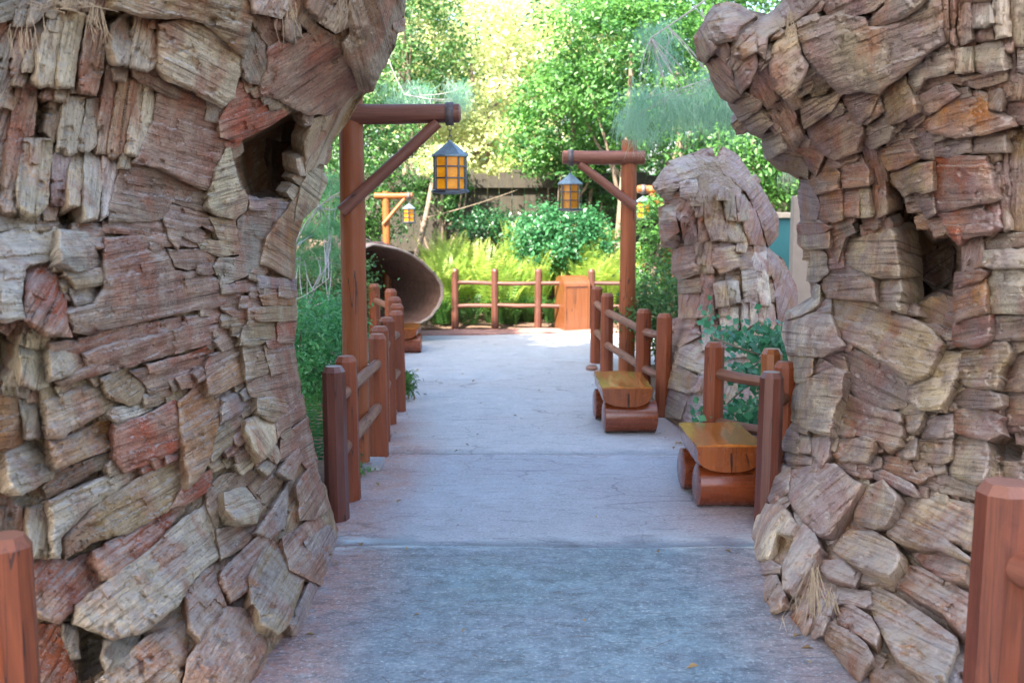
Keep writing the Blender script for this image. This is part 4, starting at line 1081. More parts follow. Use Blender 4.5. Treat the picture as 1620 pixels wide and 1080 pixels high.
LH = [([(375,218),(395,212),(430,194),(455,179),(484,182),(482,225),(475,285),(460,312),(440,314),(395,324),(380,292),(370,260)],0.95),
      ([(58,140),(80,150),(72,205),(60,225),(52,215)],0.14),
      ([(82,322),(172,345),(166,362),(95,360)],0.22), ([(-60,516),(34,520),(30,560),(24,600),(-60,625)],0.3),
      ([(412,420),(447,422),(449,436),(412,434)],0.12), ([(352,470),(406,462),(400,470),(352,478)],0.06),
      ([(362,824),(404,828),(398,850),(360,850)],0.08), ([(120,990),(225,1000),(160,1060),(125,1080)],0.2), ([(162,22),(190,26),(178,75),(170,80),(166,40)],0.18)]
build_rock(rl, DL, SL, SL[1:-1], LH, holeless(LEFT), (-0.75, 0.75, 0), 5.0, 14, seed0=1, tiltv=(-0.45, 0.45), hs=0.68, round_r=60, edge_back=0.35, amp=2.6, dens=900, depth_len=1.7)

DR = Depth([(1190,870,5.15),(1200,970,4.45),(1280,1030,4.05),(1340,1080,3.75),(1240,740,5.5),(1245,650,5.8),(1265,450,5.9),(1275,270,5.7),(1225,240,5.5),(1150,150,5.2),(1105,60,5.0),(1200,0,5.0),(1240,-80,4.9),
 (1400,80,4.7),(1400,-60,4.6),(1300,150,5.1),(1400,300,5.0),(1450,450,4.9),(1400,600,5.0),(1400,750,4.75),(1400,900,4.35),(1500,950,3.95),(1500,700,4.5),(1300,300,5.4),(1300,850,4.85),(1350,550,5.2),(1300,700,5.3),
 (1600,450,4.2),(1600,100,4.2),(1600,-60,4.1),(1600,700,4.1),(1620,950,3.8),(1760,500,3.9),(1760,-60,3.9),(1760,1080,3.6),(1500,1080,3.6),(1500,300,4.6)])
SR = [(1240,-300),(1238,-60),(1240,0),(1215,22),(1196,28),(1168,12),(1150,7),(1130,13),(1112,34),(1102,62),(1106,92),(1118,106),(1128,128),(1142,154),(1154,166),(1168,190),(1186,212),(1206,220),(1214,254),(1236,270),(1268,284),(1266,352),(1266,388),(1280,402),(1280,446),(1284,470),(1247,492),(1242,514),(1244,560),(1252,566),(1256,604),(1251,640),(1252,664),(1242,680),(1240,734),(1218,748),(1214,778),(1204,810),(1194,850),(1190,884),(1190,920),(1196,950),(1208,976),(1240,990),(1262,1012),(1310,1042),(1336,1068),(1360,1090),(1370,1150),(1790,1150),(1790,-300)]
rr = thing('rock_formation', 'tall grey and rose layered rock with an overhanging snout, right of the path', 'rock', (2.3, 5.2, 0))
RH = [([(1384,285),(1405,290),(1440,312),(1455,345),(1478,378),(1500,372),(1522,390),(1522,428),(1510,455),(1507,470),(1488,462),(1446,482),(1432,500),(1424,480),(1424,440),(1418,400),(1402,345),(1400,300)],1.0),
      ([(1330,596),(1342,600),(1338,660),(1332,668),(1314,680)],0.12), ([(1346,345),(1374,345),(1370,372),(1352,372)],0.2), ([(1254,158),(1266,160),(1272,210),(1268,215)],0.12),
      ([(1315,178),(1345,205),(1395,235),(1395,250),(1380,262),(1350,240)],0.03), ([(1294,850),(1318,870),(1302,888),(1252,938),(1285,895)],0.1), ([(1426,1010),(1470,1060),(1440,1060)],0.05),
      ([(1316,840),(1352,788),(1346,826),(1320,866)],0.16), ([(1590,620),(1625,640),(1625,730),(1566,725),(1566,690)],0.2)]
build_rock(rr, DR, SR, SR[:-2], RH, holeless(RIGHT), (0.75, 0.75, 0), 5.0, -6, seed0=2, pid=1, tiltv=(0.4, 0.45), hs=0.68, round_r=60, edge_back=0.35, amp=2.4, dens=900)

DB = Depth([(1035,640,8.9),(1100,712,7.35),(1060,680,8.2),(1040,300,8.6),(1060,500,8.8),(1100,400,8.6),(1150,300,8.6),(1150,250,9.0),(1200,330,8.9),(1150,450,8.5),(1240,450,9.0),(1240,600,8.9),(1120,600,8.1),(1150,700,7.8),(1250,700,8.6)])
SB = [(1040,296),(1048,270),(1062,254),(1096,245),(1132,249),(1144,235),(1168,251),(1185,275),(1204,296),(1228,342),(1229,368),(1214,388),(1238,414),(1258,456),(1260,492),(1254,560),(1262,700),(1250,740),(1140,740),(1102,712),(1080,688),(1046,658),(1034,634),(1048,594),(1062,545),(1074,500),(1074,446),(1062,430),(1066,396),(1050,382),(1044,360),(1046,330),(1060,322),(1046,308)]
rb_ = thing('rock_formation', 'smaller knobbly tan and rust rock topped with dry straw, behind the right bench', 'rock', (1.9, 9.0, 0))
build_rock(rb_, DB, SB, SB, [([(1066,350),(1100,340),(1104,382),(1070,390)],0.15), ([(1100,432),(1130,430),(1132,448),(1172,446),(1170,424),(1130,432)],0.1)], REAR, (0.15, 1.0, 0), 4.0, 4, seed0=3, pid=1, dust=0.7, tiltv=(-.1, .5), hs=0.6, round_r=42, edge_back=0.5, amp=1.6, dens=420, depth_len=0.9)

# ------------------------------------------------------------------ fences
ZR1, ZR2 = 0.66, 0.34
def post(parent, x, y, h=0.85, r=0.066, mat=None, seed=0, rot=0.2, name='post'):
    return log(name, (x, y, -0.05), (x + random.uniform(-.008, .008), y, h), r * 1.03, r * 0.97, mat or POSTM, parent, n=9, wob=0.025, seed=seed, rings=5, bevel=0.03, rot=rot, smooth=False)

def rail(parent, a, b, z, mat, r=0.036, seed=0, name='rail'):
    return log(name, (a[0], a[1], z + random.uniform(-.012, .012)), (b[0], b[1], z + random.uniform(-.012, .012)), r * 1.02, r * 0.96, mat, parent, n=10, wob=0.09, seed=seed, rings=7, bend=0.008)

def fence(label, pts, gaps=(), mat=None, rmat=None, group=None, h=0.85, r=0.066, seed=0, name='log_fence', zs=(ZR1, ZR2), rr=0.036):
    root = thing(name, label, 'fence', (pts[0][0], pts[0][1], 0), group)
    for i, p in enumerate(pts):
        post(root, p[0], p[1], p[2] if len(p) > 2 else h, r, (p[3] if len(p) > 3 else None) or mat, seed + i, rot=random.uniform(0, .7))
    for i in range(len(pts) - 1):
        if i in gaps: continue
        a, b = Vector(pts[i][:2]), Vector(pts[i + 1][:2])
        d = (b - a).normalized()
        for z in zs:
            rail(root, a + d * r * .55, b - d * r * .55, z, rmat or RAILM, rr, seed * 7 + i)
    return root

def topd(py, z=0.85):             # distance of a post whose top (height z) is seen at picture row py
    d = ray(810, py); return (z - CAMZ) / d[2] * d[1]
def posted(px, py, z=0.85):
    Yd = topd(py, z); return (float(at(px, py, Yd)[0]), float(Yd))

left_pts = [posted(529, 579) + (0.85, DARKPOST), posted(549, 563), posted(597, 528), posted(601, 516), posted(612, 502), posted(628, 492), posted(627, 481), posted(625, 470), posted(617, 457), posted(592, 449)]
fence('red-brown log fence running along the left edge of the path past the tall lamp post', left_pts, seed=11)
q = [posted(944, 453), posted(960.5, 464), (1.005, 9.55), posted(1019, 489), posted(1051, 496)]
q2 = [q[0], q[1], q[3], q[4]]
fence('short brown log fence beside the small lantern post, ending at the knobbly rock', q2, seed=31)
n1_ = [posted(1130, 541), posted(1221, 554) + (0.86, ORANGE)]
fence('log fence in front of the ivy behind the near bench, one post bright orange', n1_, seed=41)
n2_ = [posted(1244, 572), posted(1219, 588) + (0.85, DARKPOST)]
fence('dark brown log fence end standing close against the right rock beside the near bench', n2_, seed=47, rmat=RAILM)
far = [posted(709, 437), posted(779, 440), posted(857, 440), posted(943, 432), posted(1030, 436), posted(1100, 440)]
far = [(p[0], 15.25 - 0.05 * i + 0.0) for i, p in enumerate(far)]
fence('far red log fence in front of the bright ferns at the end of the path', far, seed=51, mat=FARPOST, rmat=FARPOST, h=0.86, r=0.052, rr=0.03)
fb = [(1.2, 16.6), (2.0, 16.2), (2.9, 15.6), (3.8, 15.2)]
fence('sunlit log fence running off to the right behind the bin', fb, seed=57, mat=FARPOST, rmat=FARPOST, h=0.98, r=0.055, rr=0.03)
# the near ones at both sides of the picture
nl = (float(at(9, 870, 2.72)[0]), 2.72)
fence('near red log fence at the bottom left corner', [nl, (nl[0] - 0.75, 2.15)], seed=61, r=0.068, h=0.86, mat=POSTM)
nr_ = (float(at(1588, 765, 3.0)[0]), 3.0)
fence('near thick red log fence at the bottom right corner', [nr_, (nr_[0] + 0.44, 2.02)], seed=67, r=0.086, h=0.93, rr=0.05, zs=(0.70, 0.30), mat=NEARPOST, rmat=RAILRED)

# ------------------------------------------------------------------ lamp posts and lanterns
def lamp_post(label, x, y, h, r, arm, zarm, dirx, mat, bmat, rb, brace, strap=0.09, seed=0, plate=False, group='lantern posts'):
    root = thing('lamp_post', label, 'lamp post', (x, y, 0), group)
    log('post', (x, y, -0.05), (x, y, h), r * 1.04, r * 0.96, mat, root, n=14, wob=0.02, seed=seed, rings=8)
    if plate: box('base_plate', (x + 0.02, y, 0.022), (0.30, 0.26, 0.03), plain_mat('plate_metal', (0.35, 0.36, 0.38), 0.5, 0.2, 30, 0.2, 0.3), root)
    a = (x - dirx * 0.16, y - r * 0.4, zarm); b = (x + dirx * arm, y - r * 0.4, zarm + 0.005)
    log('beam', a, b, rb, rb * 0.93, bmat, root, n=14, wob=0.05, seed=seed + 1, rings=9, bevel=0.01, bend=0.004)
    log('brace', (x - dirx * r * 0.7, y - r * 1.15, zarm - brace), (x + dirx * (arm - strap * 2.1), y - r * 0.6, zarm - rb * 0.85), rb * 0.62, rb * 0.56, bmat, root, n=11, wob=0.04, seed=seed + 2, rings=7)
    xs = x + dirx * (arm - strap)
    V, F = log_np(0.05, [(0, rb * 1.02), (0, rb * 1.12), (1, rb * 1.12), (1, rb * 1.02)], 20)
    M, L = frame_z((xs - 0.025, y - r * 0.4, zarm), (xs + 0.025, y - r * 0.4, zarm))
    mesh_np('strap', V, F, IRON, root, True, M)
    return root, Vector((xs, y - r * 0.4, zarm - rb))

def glass_mat(name, e, k=1.0):
    m, t, b = newmat(name, 0.35)
    tc = N(t, 'ShaderNodeTexCoord')
    n = tnoise(t, tc.outputs['Object'], 14, 4, 0.6)
    c = mix(t, ramp(t, n, [(0.3, 0.0), (0.7, 1.0)]), (0.36 * k, 0.12 * k, 0.002), (0.62 * k, 0.26 * k, 0.006))
    t.links.new(c, b.inputs['Base Color']); t.links.new(c, b.inputs['Emission Color'])
    b.inputs['Emission Strength'].default_value = e
    bump(t, b, tnoise(t, tc.outputs['Object'], 160, 3, 0.6), 0.4, 0.003)
    return m
GLASS = glass_mat('amber_glass', 0.12)
GLASSB = glass_mat('dull_amber_glass', 0.04, 0.8)

def lantern(label, top, gap, w, hb, roofh, n=8, rot=0.0, met=METAL, seed=0, group='hanging lanterns', g=None):
    """hung from a point: chain, hook ring, pyramid roof, caged amber body, base plate"""
    x, y, z = top
    zr = z - gap
    root = thing('lantern', label, 'lantern', (x, y, zr - roofh - hb), group)
    # chain
    links = max(2, int(gap / 0.032))
    for k in range(links):
        zz = z - (k + 0.5) * gap / links; rr = gap / links * 0.62
        V = []; F = []
        for i in range(10):
            a = i * 2 * math.pi / 10
            for j in range(5):
                bb = j * 2 * math.pi / 5
                R_ = rr * (1.0) + 0.0035 * math.cos(bb)
                V.append((R_ * math.cos(a) * 0.6, 0.0035 * math.sin(bb), R_ * math.sin(a)))
        for i in range(10):
            for j in range(5):
                F.append((i * 5 + j, i * 5 + (j + 1) % 5, ((i + 1) % 10) * 5 + (j + 1) % 5, ((i + 1) % 10) * 5 + j))
        mesh_np('chain_link', V, F, met, root, True, Matrix.Translation((x, y, zz)) @ Matrix.Rotation(k * math.pi / 2, 4, 'Z'))
    def ringm(name, prof, mat, nn=n):
        V = []; F = []
        for rr, zz in prof:
            for i in range(nn):
                a = rot + (i + .5) * 2 * math.pi / nn
                V.append((x + rr * math.cos(a), y + rr * math.sin(a), zz))
        for j in range(len(prof) - 1):
            for i in range(nn):
                F.append((j * nn + i, j * nn + (i + 1) % nn, (j + 1) * nn + (i + 1) % nn, (j + 1) * nn + i))
        F.append(tuple(range(nn))); F.append(tuple(reversed([(len(prof) - 1) * nn + i for i in range(nn)])))
        return mesh_np(name, V, F, mat, root)
    zt = zr - roofh; zb = zt - hb
    ringm('roof', [(0.012, zr + 0.012), (0.016, zr), (0.03, zr - roofh * 0.12), (w * 1.15, zt), (w * 1.15, zt - 0.010), (w * 0.95, zt - 0.014)], METALT)
    ringm('base_plate', [(w * 1.0, zb + 0.004), (w * 1.2, zb - 0.006), (w * 1.2, zb - 0.018), (w * 0.5, zb - 0.03)], met)
    gr = w * 0.86
    for i in range(n):
        a0 = rot + (i + .5) * 2 * math.pi / n; a1 = rot + (i + 1.5) * 2 * math.pi / n
        p0 = Vector((x + gr * math.cos(a0), y + gr * math.sin(a0), 0)); p1 = Vector((x + gr * math.cos(a1), y + gr * math.sin(a1), 0))
        nn_ = Vector(((p0 + p1).x / 2 - x, (p0 + p1).y / 2 - y, 0)).normalized() * 0.004
        e = (p1 - p0) * 0.03
        q0, q1 = p0 + e, p1 - e
        V = [(*q0.xy, zb + .006), (*q1.xy, zb + .006), (*q1.xy, zt - .012), (*q0.xy, zt - .012)]
        V += [(v[0] - nn_.x, v[1] - nn_.y, v[2]) for v in V]
        mesh_np('glass_pane', V, [(0, 1, 2, 3), (7, 6, 5, 4), (0, 4, 5, 1), (1, 5, 6, 2), (2, 6, 7, 3), (3, 7, 4, 0)], g or GLASS, root)
        o0 = Vector((x + w * math.cos(a0), y + w * math.sin(a0), zb)); 
        log('upright_bar', o0, o0 + Vector((0, 0, hb - 0.012)), 0.0065, 0.0065, met, root, n=6, wob=0, rings=2)
    for k in (1, 2):
        zz = zb + hb * k / 3
        for i in range(n):
            a0 = rot + (i + .5) * 2 * math.pi / n; a1 = rot + (i + 1.5) * 2 * math.pi / n
            log('cross_bar', (x + w * math.cos(a0), y + w * math.sin(a0), zz), (x + w * math.cos(a1), y + w * math.sin(a1), zz), 0.0055, 0.0055, met, root, n=5, wob=0, rings=2)
    return root

# near left: foot at (565,738)
f0 = G(565, 738); Yl = f0.y
def hz(py, Y): return float(at(810, py, Y)[2])
s_ = Yl / FPX
_, tip = lamp_post('tall red lamp post on the left, its beam reaching over the path', f0.x, Yl, hz(140, Yl), 20 * s_, (735 - 564) * s_, hz(181, Yl), 1, LAMPPOST, BEAMM, 16 * s_, 150 * s_, strap=17 * s_, seed=71, plate=True)
lantern('large black caged lantern with bright amber glass, hanging left of the middle of the path', tip, 27 * s_, 25.5 * s_, 53 * s_, 20 * s_, rot=R(12), seed=1)
f1 = G(991, 587); Yr = f1.y; s_ = Yr / FPX
_, tip = lamp_post('brown lamp post on the right whose beam points left, with the dull amber lantern', f1.x, Yr, hz(222, Yr), 12.5 * s_, (991 - 886) * s_, hz(250, Yr), -1, LAMPPOST, BEAMM, 11.5 * s_, 76 * s_, strap=13 * s_, seed=75)
lantern('black caged lantern with darker amber glass, hanging from the right lamp post', tip, 14 * s_, 17 * s_, 39 * s_, 14 * s_, rot=R(20), seed=2, g=GLASSB)
# two more, sunlit, far behind
Yf = 14.75; s_ = Yf / FPX; xf = float(at(612, 400, Yf)[0])
_, tip = lamp_post('distant orange lamp post in the sun behind the hollow log', xf, Yf, hz(303, Yf), 6 * s_, 42 * s_, hz(310, Yf), 1, ORANGE, ORANGE, 5 * s_, 44 * s_, strap=6 * s_, seed=79)
lantern('tiny pale lantern hanging in the sun far behind the hollow log', tip, 8 * s_, 9.5 * s_, 21 * s_, 6 * s_, n=6, seed=3)
Yf = 13.4; s_ = Yf / FPX; xf = float(at(1056, 400, Yf)[0])
_, tip = lamp_post('sunlit lamp post mostly hidden behind the knobbly rock, only its beam showing', xf, Yf, hz(284, Yf), 7 * s_, 50 * s_, hz(300, Yf), -1, ORANGE, ORANGE, 7 * s_, 44 * s_, strap=10 * s_, seed=83)
lantern('small lantern with a pale roof hanging beside the knobbly rock', tip, 4 * s_, 12 * s_, 26 * s_, 7 * s_, n=6, seed=4)

# ------------------------------------------------------------------ benches
def half_log(name, x0, x1, y0, y1, ztop, dpt, mat_top, mat, parent, seed=0):
    """split log lying along y, flat side up; the top is a part of its own"""
    n = 14; rg = np.random.default_rng(seed)
    cx = (x0 + x1) / 2; hw = (x1 - x0) / 2
    V = []; F = []; ys = np.linspace(y0, y1, 9)
    for j, y in enumerate(ys):
        inset = 0.02 if j in (0, len(ys) - 1) else 0.0
        for i in range(n + 1):
            a = math.pi * i / n
            ex = abs(math.cos(a)) ** 0.8 * (1 if math.cos(a) >= 0 else -1)
            w_ = hw * (1 + 0.03 * (noise(np.array(i * .7), np.array(y * 5), seed) - .5)) - inset * .5
            V.append((cx + w_ * ex, y + (0.012 if j == 0 else (-0.012 if j == len(ys) - 1 else 0)) * 0, ztop - 0.045 - (dpt - inset) * math.sin(a) ** 0.75 * (1 + 0.05 * (float(noise(np.array(i * .5), np.array(y * 4.0), seed + 2)) - .5))))
        V.append((cx - hw * 1.0, y, ztop - 0.012)); V.append((cx + hw * 1.0, y, ztop - 0.012))
    m = n + 3
    def ringidx(j): return [j * m + i for i in range(n + 1)] + [j * m + n + 1, j * m + n + 2]
    for j in range(len(ys) - 1):
        a = ringidx(j); b = ringidx(j + 1)
        for i in range(m):
            k = (i + 1) % m
            F.append((a[i], b[i], b[k], a[k]))
    F.append(tuple(ringidx(0))); F.append(tuple(reversed(ringidx(len(ys) - 1))))
    o = mesh_np(name, V, F, mat, parent, True)
    try: o.data.set_sharp_from_angle(angle=R(35))
    except Exception: pass
    return o

def bench(label, xl, xr, yf, yb, ztop, dpt, log_r, seed, both=True):
    root = thing('log_bench', label, 'bench', ((xl + xr) / 2, (yf + yb) / 2, 0), 'varnished log benches')
    # the mesh is built along world y with its own origin so the grain follows the log
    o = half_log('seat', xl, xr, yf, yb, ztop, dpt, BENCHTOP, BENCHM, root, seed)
    # thin polished top face
    V = []; F = []
    ys = np.linspace(yf - 0.004, yb + 0.004, 12); xs = np.linspace(xl + 0.004, xr - 0.004, 7)
    for j, y in enumerate(ys):
        for i, x in enumerate(xs):
            e = 0.012 if (i in (0, 6)) else 0.0
            wv = (float(noise(np.array(y * 6.0), np.array(i * 3.0), seed)) - .5) * 0.02 if i in (0, 6) else 0
            V.append((x + wv, y, ztop + 0.004 * math.sin(x * 23 + y * 5) - e * 0.5))
    nx_ = 7
    for j in range(11):
        for i in range(6):
            a = j * nx_ + i; F.append((a, a + 1, a + nx_ + 1, a + nx_))
    nv = len(V)
    ring = [i for i in range(7)] + [j * 7 + 6 for j in range(1, 12)] + [11 * 7 + i for i in range(5, -1, -1)] + [j * 7 for j in range(10, 0, -1)]
    for i in ring: V.append((V[i][0], V[i][1], ztop - 0.013))
    for i in range(len(ring)):
        j = (i + 1) % len(ring); F.append((ring[j], ring[i], nv + i, nv + j))
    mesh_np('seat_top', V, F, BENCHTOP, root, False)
    # near-black strip for the radial crack in the sawn end
    cx = (xl + xr) / 2 + 0.01
    V = [(cx - .006, yf - .0035, ztop - .05), (cx + .004, yf - .0035, ztop - .05), (cx + .008, yf - .0035, ztop - .05 - dpt * .5), (cx + .001, yf - .0035, ztop - .05 - dpt * .93), (cx - .004, yf - .0035, ztop - .05 - dpt * .5)]
    V += [(a, b + .004, c) for a, b, c in V]
    mesh_np('end_crack', V, [(0, 1, 2, 3, 4), (5, 9, 8, 7, 6)] + [(i, (i + 1) % 5, 5 + (i + 1) % 5, 5 + i) for i in range(5)], plain_mat('dark_crack', (0.02, 0.008, 0.004), .9), root)
    zc = log_r
    for k, yy in enumerate((yf + log_r * 0.95, yb - log_r * 1.1)):
        dx = 0.0 if k == 0 else -0.03
        lg = log('support_log', (xl + 0.02 + dx, yy, zc), (xr + 0.045 + dx, yy + 0.01, zc), log_r, log_r * 0.98, LOGM, root, n=22, wob=0.05, seed=seed + k, rings=7, bevel=0.012)
    return root

def bench_px(label, pxl, pxr, py_front_base, ytop_front, ytop_back, yseatbot, seed):
    Yf_ = float(gnd(810, py_front_base)[1])
    zt = hz(ytop_front, Yf_); zb = hz(yseatbot, Yf_)
    xl = float(at(pxl, 600, Yf_)[0]); xr = float(at(pxr, 600, Yf_)[0])
    d = ray(810, ytop_back); Yb_ = (zt - CAMZ) / d[2] * d[1]
    return bench(label, xl, xr, Yf_, float(Yb_), zt, (zt - zb) - 0.045, zb / 2 + 0.025, seed)
bench_px('near varnished log bench at the right edge of the path, against the dark fence post', 1103, 1212, 808, 703, 668, 753, 91)
bench_px('middle varnished log bench at the foot of the knobbly rock', 952, 1034, 688, 612, 587, 648, 93)
bench_px('far log bench half hidden behind the left fence near the hollow log', 606, 661, 559, 519, 511, 539, 95)

# ------------------------------------------------------------------ bin
Yb0 = float(gnd(900, 523)[1]); s_ = Yb0 / FPX
bx0 = float(at(887, 480, Yb0)[0]); bx1 = float(at(928, 480, Yb0)[0]); hb_ = hz(449, Yb0); ht_ = hz(436, Yb0)
binr = thing('litter_bin', 'orange-brown wooden litter bin with a rounded top standing against the far fence', 'bin', ((bx0 + bx1) / 2, Yb0 + .25, 0))
dpb = 0.50
BIN = wood_mat('bin_panel', (0.12, 0.038, 0.012), (0.17, 0.055, 0.018), 0.4, 0.25, 0.2)
BINS = wood_mat('bin_side', (0.055, 0.018, 0.010), (0.09, 0.03, 0.014), 0.45, 0.5)
wb = (bx1 - bx0) / 2
Mb = Matrix.Translation(((bx0 + bx1) / 2 - .02, Yb0 - .22 + dpb / 2, 0)) @ Matrix.Rotation(R(13), 4, 'Z')
def prism(name, prof, x0, x1, mat, M, parent):       # profile in the y-z plane, run along x
    n = len(prof); V = [(x0, y, z) for y, z in prof] + [(x1, y, z) for y, z in prof]
    F = [tuple(reversed(range(n))), tuple(range(n, 2 * n))] + [(i, (i + 1) % n, n + (i + 1) % n, n + i) for i in range(n)]
    return mesh_np(name, V, F, mat, parent, False, M)
hd = dpb / 2
arch = [(hd * math.cos(a), hb_ - .02 + (ht_ - hb_ + .02) * math.sin(a)) for a in np.linspace(0, math.pi, 13)]
prism('body', [(-hd, 0.0), (hd, 0.0)] + [(y * .97, z - .012) for y, z in arch], -wb + .012, wb - .012, BINS, Mb, binr)
for sx in (-1, 1):
    prism('side_frame', [(-hd - .006, 0.0), (hd + .006, 0.0)] + [(y * 1.02, z) for y, z in arch], sx * (wb - .012) - .012, sx * (wb - .012) + .012, BIN, Mb, binr)
prism('front_panel', [(-hd - .004, .035), (-hd + .01, .035), (-hd + .01, hb_ - .05), (-hd - .004, hb_ - .05)], -wb + .03, wb - .03, BIN, Mb, binr)
prism('lid', [(y * 1.0, z + .002) for y, z in arch] + [(y * .9, z - .03) for y, z in reversed(arch)], -wb + .026, wb - .026, BIN, Mb, binr)
prism('plinth', [(-hd - .016, 0.0), (hd + .012, 0.0), (hd + .012, .03), (-hd - .016, .03)], -wb + .02, wb - .02, BINS, Mb, binr)

# ------------------------------------------------------------------ hollow log
YL0 = 13.6
c0 = P(628, 452, YL0)
hroot = thing('hollow_log', 'huge hollow log with a dark mouth, lying left of the far fence', 'hollow log', (c0.x, c0.y, 0))
s_ = YL0 / FPX
# mouth outline in the plane facing the camera-right; then the tube runs away to the left and back
mouth = [(588,386),(606,389),(628,393),(650,402),(670,416),(687,432),(699,450),(700,468),(693,486),(682,500),(664,511),(640,516),(610,518),(580,516),(556,500),(540,475),(538,445),(548,415),(566,394)]
mp = ragged(mouth, 7, 1.5, 5)
n = len(mp)
ctr = mp.mean(0)
axis = np.array([-0.62, 0.78, 0.0]) * 2.6
prev_layers = []
def mouthpt(k, grow, t, jit=0):
    q_ = ctr + (mp - ctr) * grow
    Yq = YL0 + (ctr[0] - q_[:, 0]) * s_ * -0.55      # mouth plane turned towards the path
    p_ = at(q_[:, 0], q_[:, 1], Yq)
    p_ = p_ + axis * t
    if jit: p_ += (np.stack([noise(mp[:, 0] / 6, mp[:, 1] / 6, k), noise(mp[:, 0] / 6, mp[:, 1] / 6, k + 1), noise(mp[:, 0] / 6, mp[:, 1] / 6, k + 2)], 1) - .5) * jit
    p_[:, 2] = np.maximum(p_[:, 2], -0.05 + 0 * p_[:, 2])
    return p_
def tube(name, layers, mat, flip=False):
    V = np.concatenate(layers); F = []
    for j in range(len(layers) - 1):
        for i in range(n):
            k = (i + 1) % n
            f = (j * n + i, j * n + k, (j + 1) * n + k, (j + 1) * n + i)
            F.append(f[::-1] if flip else f)
    return mesh_np(name, V, F, mat, hroot, True)
HOLLOW = wood_mat('hollow_wood', (0.15, 0.085, 0.06), (0.25, 0.14, 0.10), 0.8, 0.7)
RIM = plain_mat('pale_rim_wood', (0.40, 0.31, 0.25), 0.8, 0.3, 22, 0.6)
OUTB = plain_mat('ruddy_bark', (0.17, 0.10, 0.08), 0.85, 0.4, 9, 1.0)
tube('hollow_inside', [mouthpt(1, 0.965, 0.0), mouthpt(2, 0.95, 0.1, .03), mouthpt(3, 0.88, 0.3, .06), mouthpt(4, 0.84, 0.6, .08), mouthpt(5, .7, 0.97, .05), mouthpt(5, .05, 0.98, .0)], HOLLOW)
tube('rim', [mouthpt(1, 0.965, 0.0), mouthpt(6, 0.985, -0.02, .012), mouthpt(7, 1.015, -0.006, .012), mouthpt(8, 1.03, 0.02, .01)], RIM)
tube('bark', [mouthpt(8, 1.03, 0.02, .01), mouthpt(9, 1.06, 0.06, .10), mouthpt(10, 1.09, 0.25, .22), mouthpt(11, 1.12, 0.5, .25), mouthpt(12, 1.12, 0.8, .1), mouthpt(13, 1.0, 1.0, .05), mouthpt(13, .05, 1.02, .0)], OUTB, False)
# rocks behind and by the log
def boulder(label, c, s, seed, mat=None, name='boulder', cat='boulder', group=None, col='p', sub=3):
    import bmesh
    bm = bmesh.new(); bmesh.ops.create_icosphere(bm, subdivisions=sub, radius=1)
    co = np.array([v.co[:] for v in bm.verts])
    d = 0.75 + 0.5 * fbm(co[:, 0] * 1.6 + seed, co[:, 1] * 1.6 + co[:, 2] * 1.1, seed, 4)
    st = np.floor(co[:, 2] * 5 + noise(co[:, 0] * 3, co[:, 1] * 3, seed) * 2)
    d = d + (hsh(st.astype(int), (co[:, 0] * 2).astype(int), seed) - .5) * 0.12
    V = co * d[:, None] * np.array(s)
    me_F = [tuple(v.index for v in f.verts) for f in bm.faces]; bm.free()
    uv = np.stack([V[:, 0] + V[:, 1] * .5, V[:, 2] * 1.0], 1)
    o = mesh_np(name, V, me_F, ROCK, None, True, Matrix.Translation(Vector(c)), uv)
    o.color = (*TONE[col], 0.15)
    try: o.data.set_sharp_from_angle(angle=R(30))
    except Exception: pass
    return tag(o, label, cat, group)
boulder('small tan stone at the foot of the hollow log mouth', G(668, 520) + Vector((0, .2, 0.02)), (0.16, 0.12, 0.08), 6, col='c', sub=2)
ESL = ['small grey stone at the farthest visible foot of the left fence','small grey stone by the grass tuft under the left fence','grey edging stone between the middle posts of the left fence','largest grey edging stone at the left fence, nearest but one','small grey stone just behind the foot of the tall lamp post','grey stone at the foot of the dark post where the short right fence begins','smaller grey stone beside the first dark post of the short right fence','small grey stone in front of the metal plate of the tall lamp post','grey stone at the foot of the right lamp post']
for k, (px, py, ss) in enumerate([(641,598,.07),(646,612,.06),(618,655,.06),(606,690,.07),(598,712,.055),(936,585,.07),(948,592,.06),(585,742,.05),(1000,600,.07)]):
    p_ = G(px, py)
    boulder(ESL[k], p_ + Vector((0, 0, ss * .2)), (ss, ss * 1.3, ss * .7), 20 + k, name='edging_stone', cat='edging stone', group='edging stones along the path', col='l', sub=2)

# ------------------------------------------------------------------ built things behind: timber wall, teal gate, beige wall
WALLP = wood_mat('shade_toned_plank', (0.03, 0.026, 0.018), (0.055, 0.046, 0.032), 0.85, 0.9)  # planks darkened to put the wall's shade into their colour
TEAL = plain_mat('teal_paint', (0.055, 0.22, 0.23), 0.5, 0.08, 4, 0.1)
CREAM = plain_mat('cream_trim', (0.62, 0.50, 0.36), 0.6, 0.1, 8, 0.1)
BEIGE = plain_mat('beige_render', (0.33, 0.27, 0.22), 0.8, 0.08, 12, 0.2)
tw = thing('timber_wall', 'high weathered plank wall toned dark for shade behind the ferns', 'wall', (0.5, 18.6, 0))
x = -5.2; k = 0
while x < 7.0:
    wd = 0.19 + 0.05 * random.random()
    hgt = 2.3 + 0.12 * random.random()
    box('plank', (x + wd / 2, 18.6 + random.uniform(-.012, .012), hgt / 2 - 0.05), (wd - 0.012, 0.05, hgt), WALLP, tw)
    x += wd; k += 1
for zz, hh in ((1.08, 0.2), (2.12, 0.14)):
    box('cross_beam', (0.9, 18.52, zz), (12.4, 0.08, hh), WALLP, tw)
gt = thing('teal_gate', 'teal panel with a cream cap between the knobbly rock and the right rock', 'gate', (2.75, 11.6, 0))
xg0 = float(at(1222, 400, 11.6)[0]); xg1 = float(at(1252, 400, 11.6)[0])
zt_ = hz(345, 11.6)
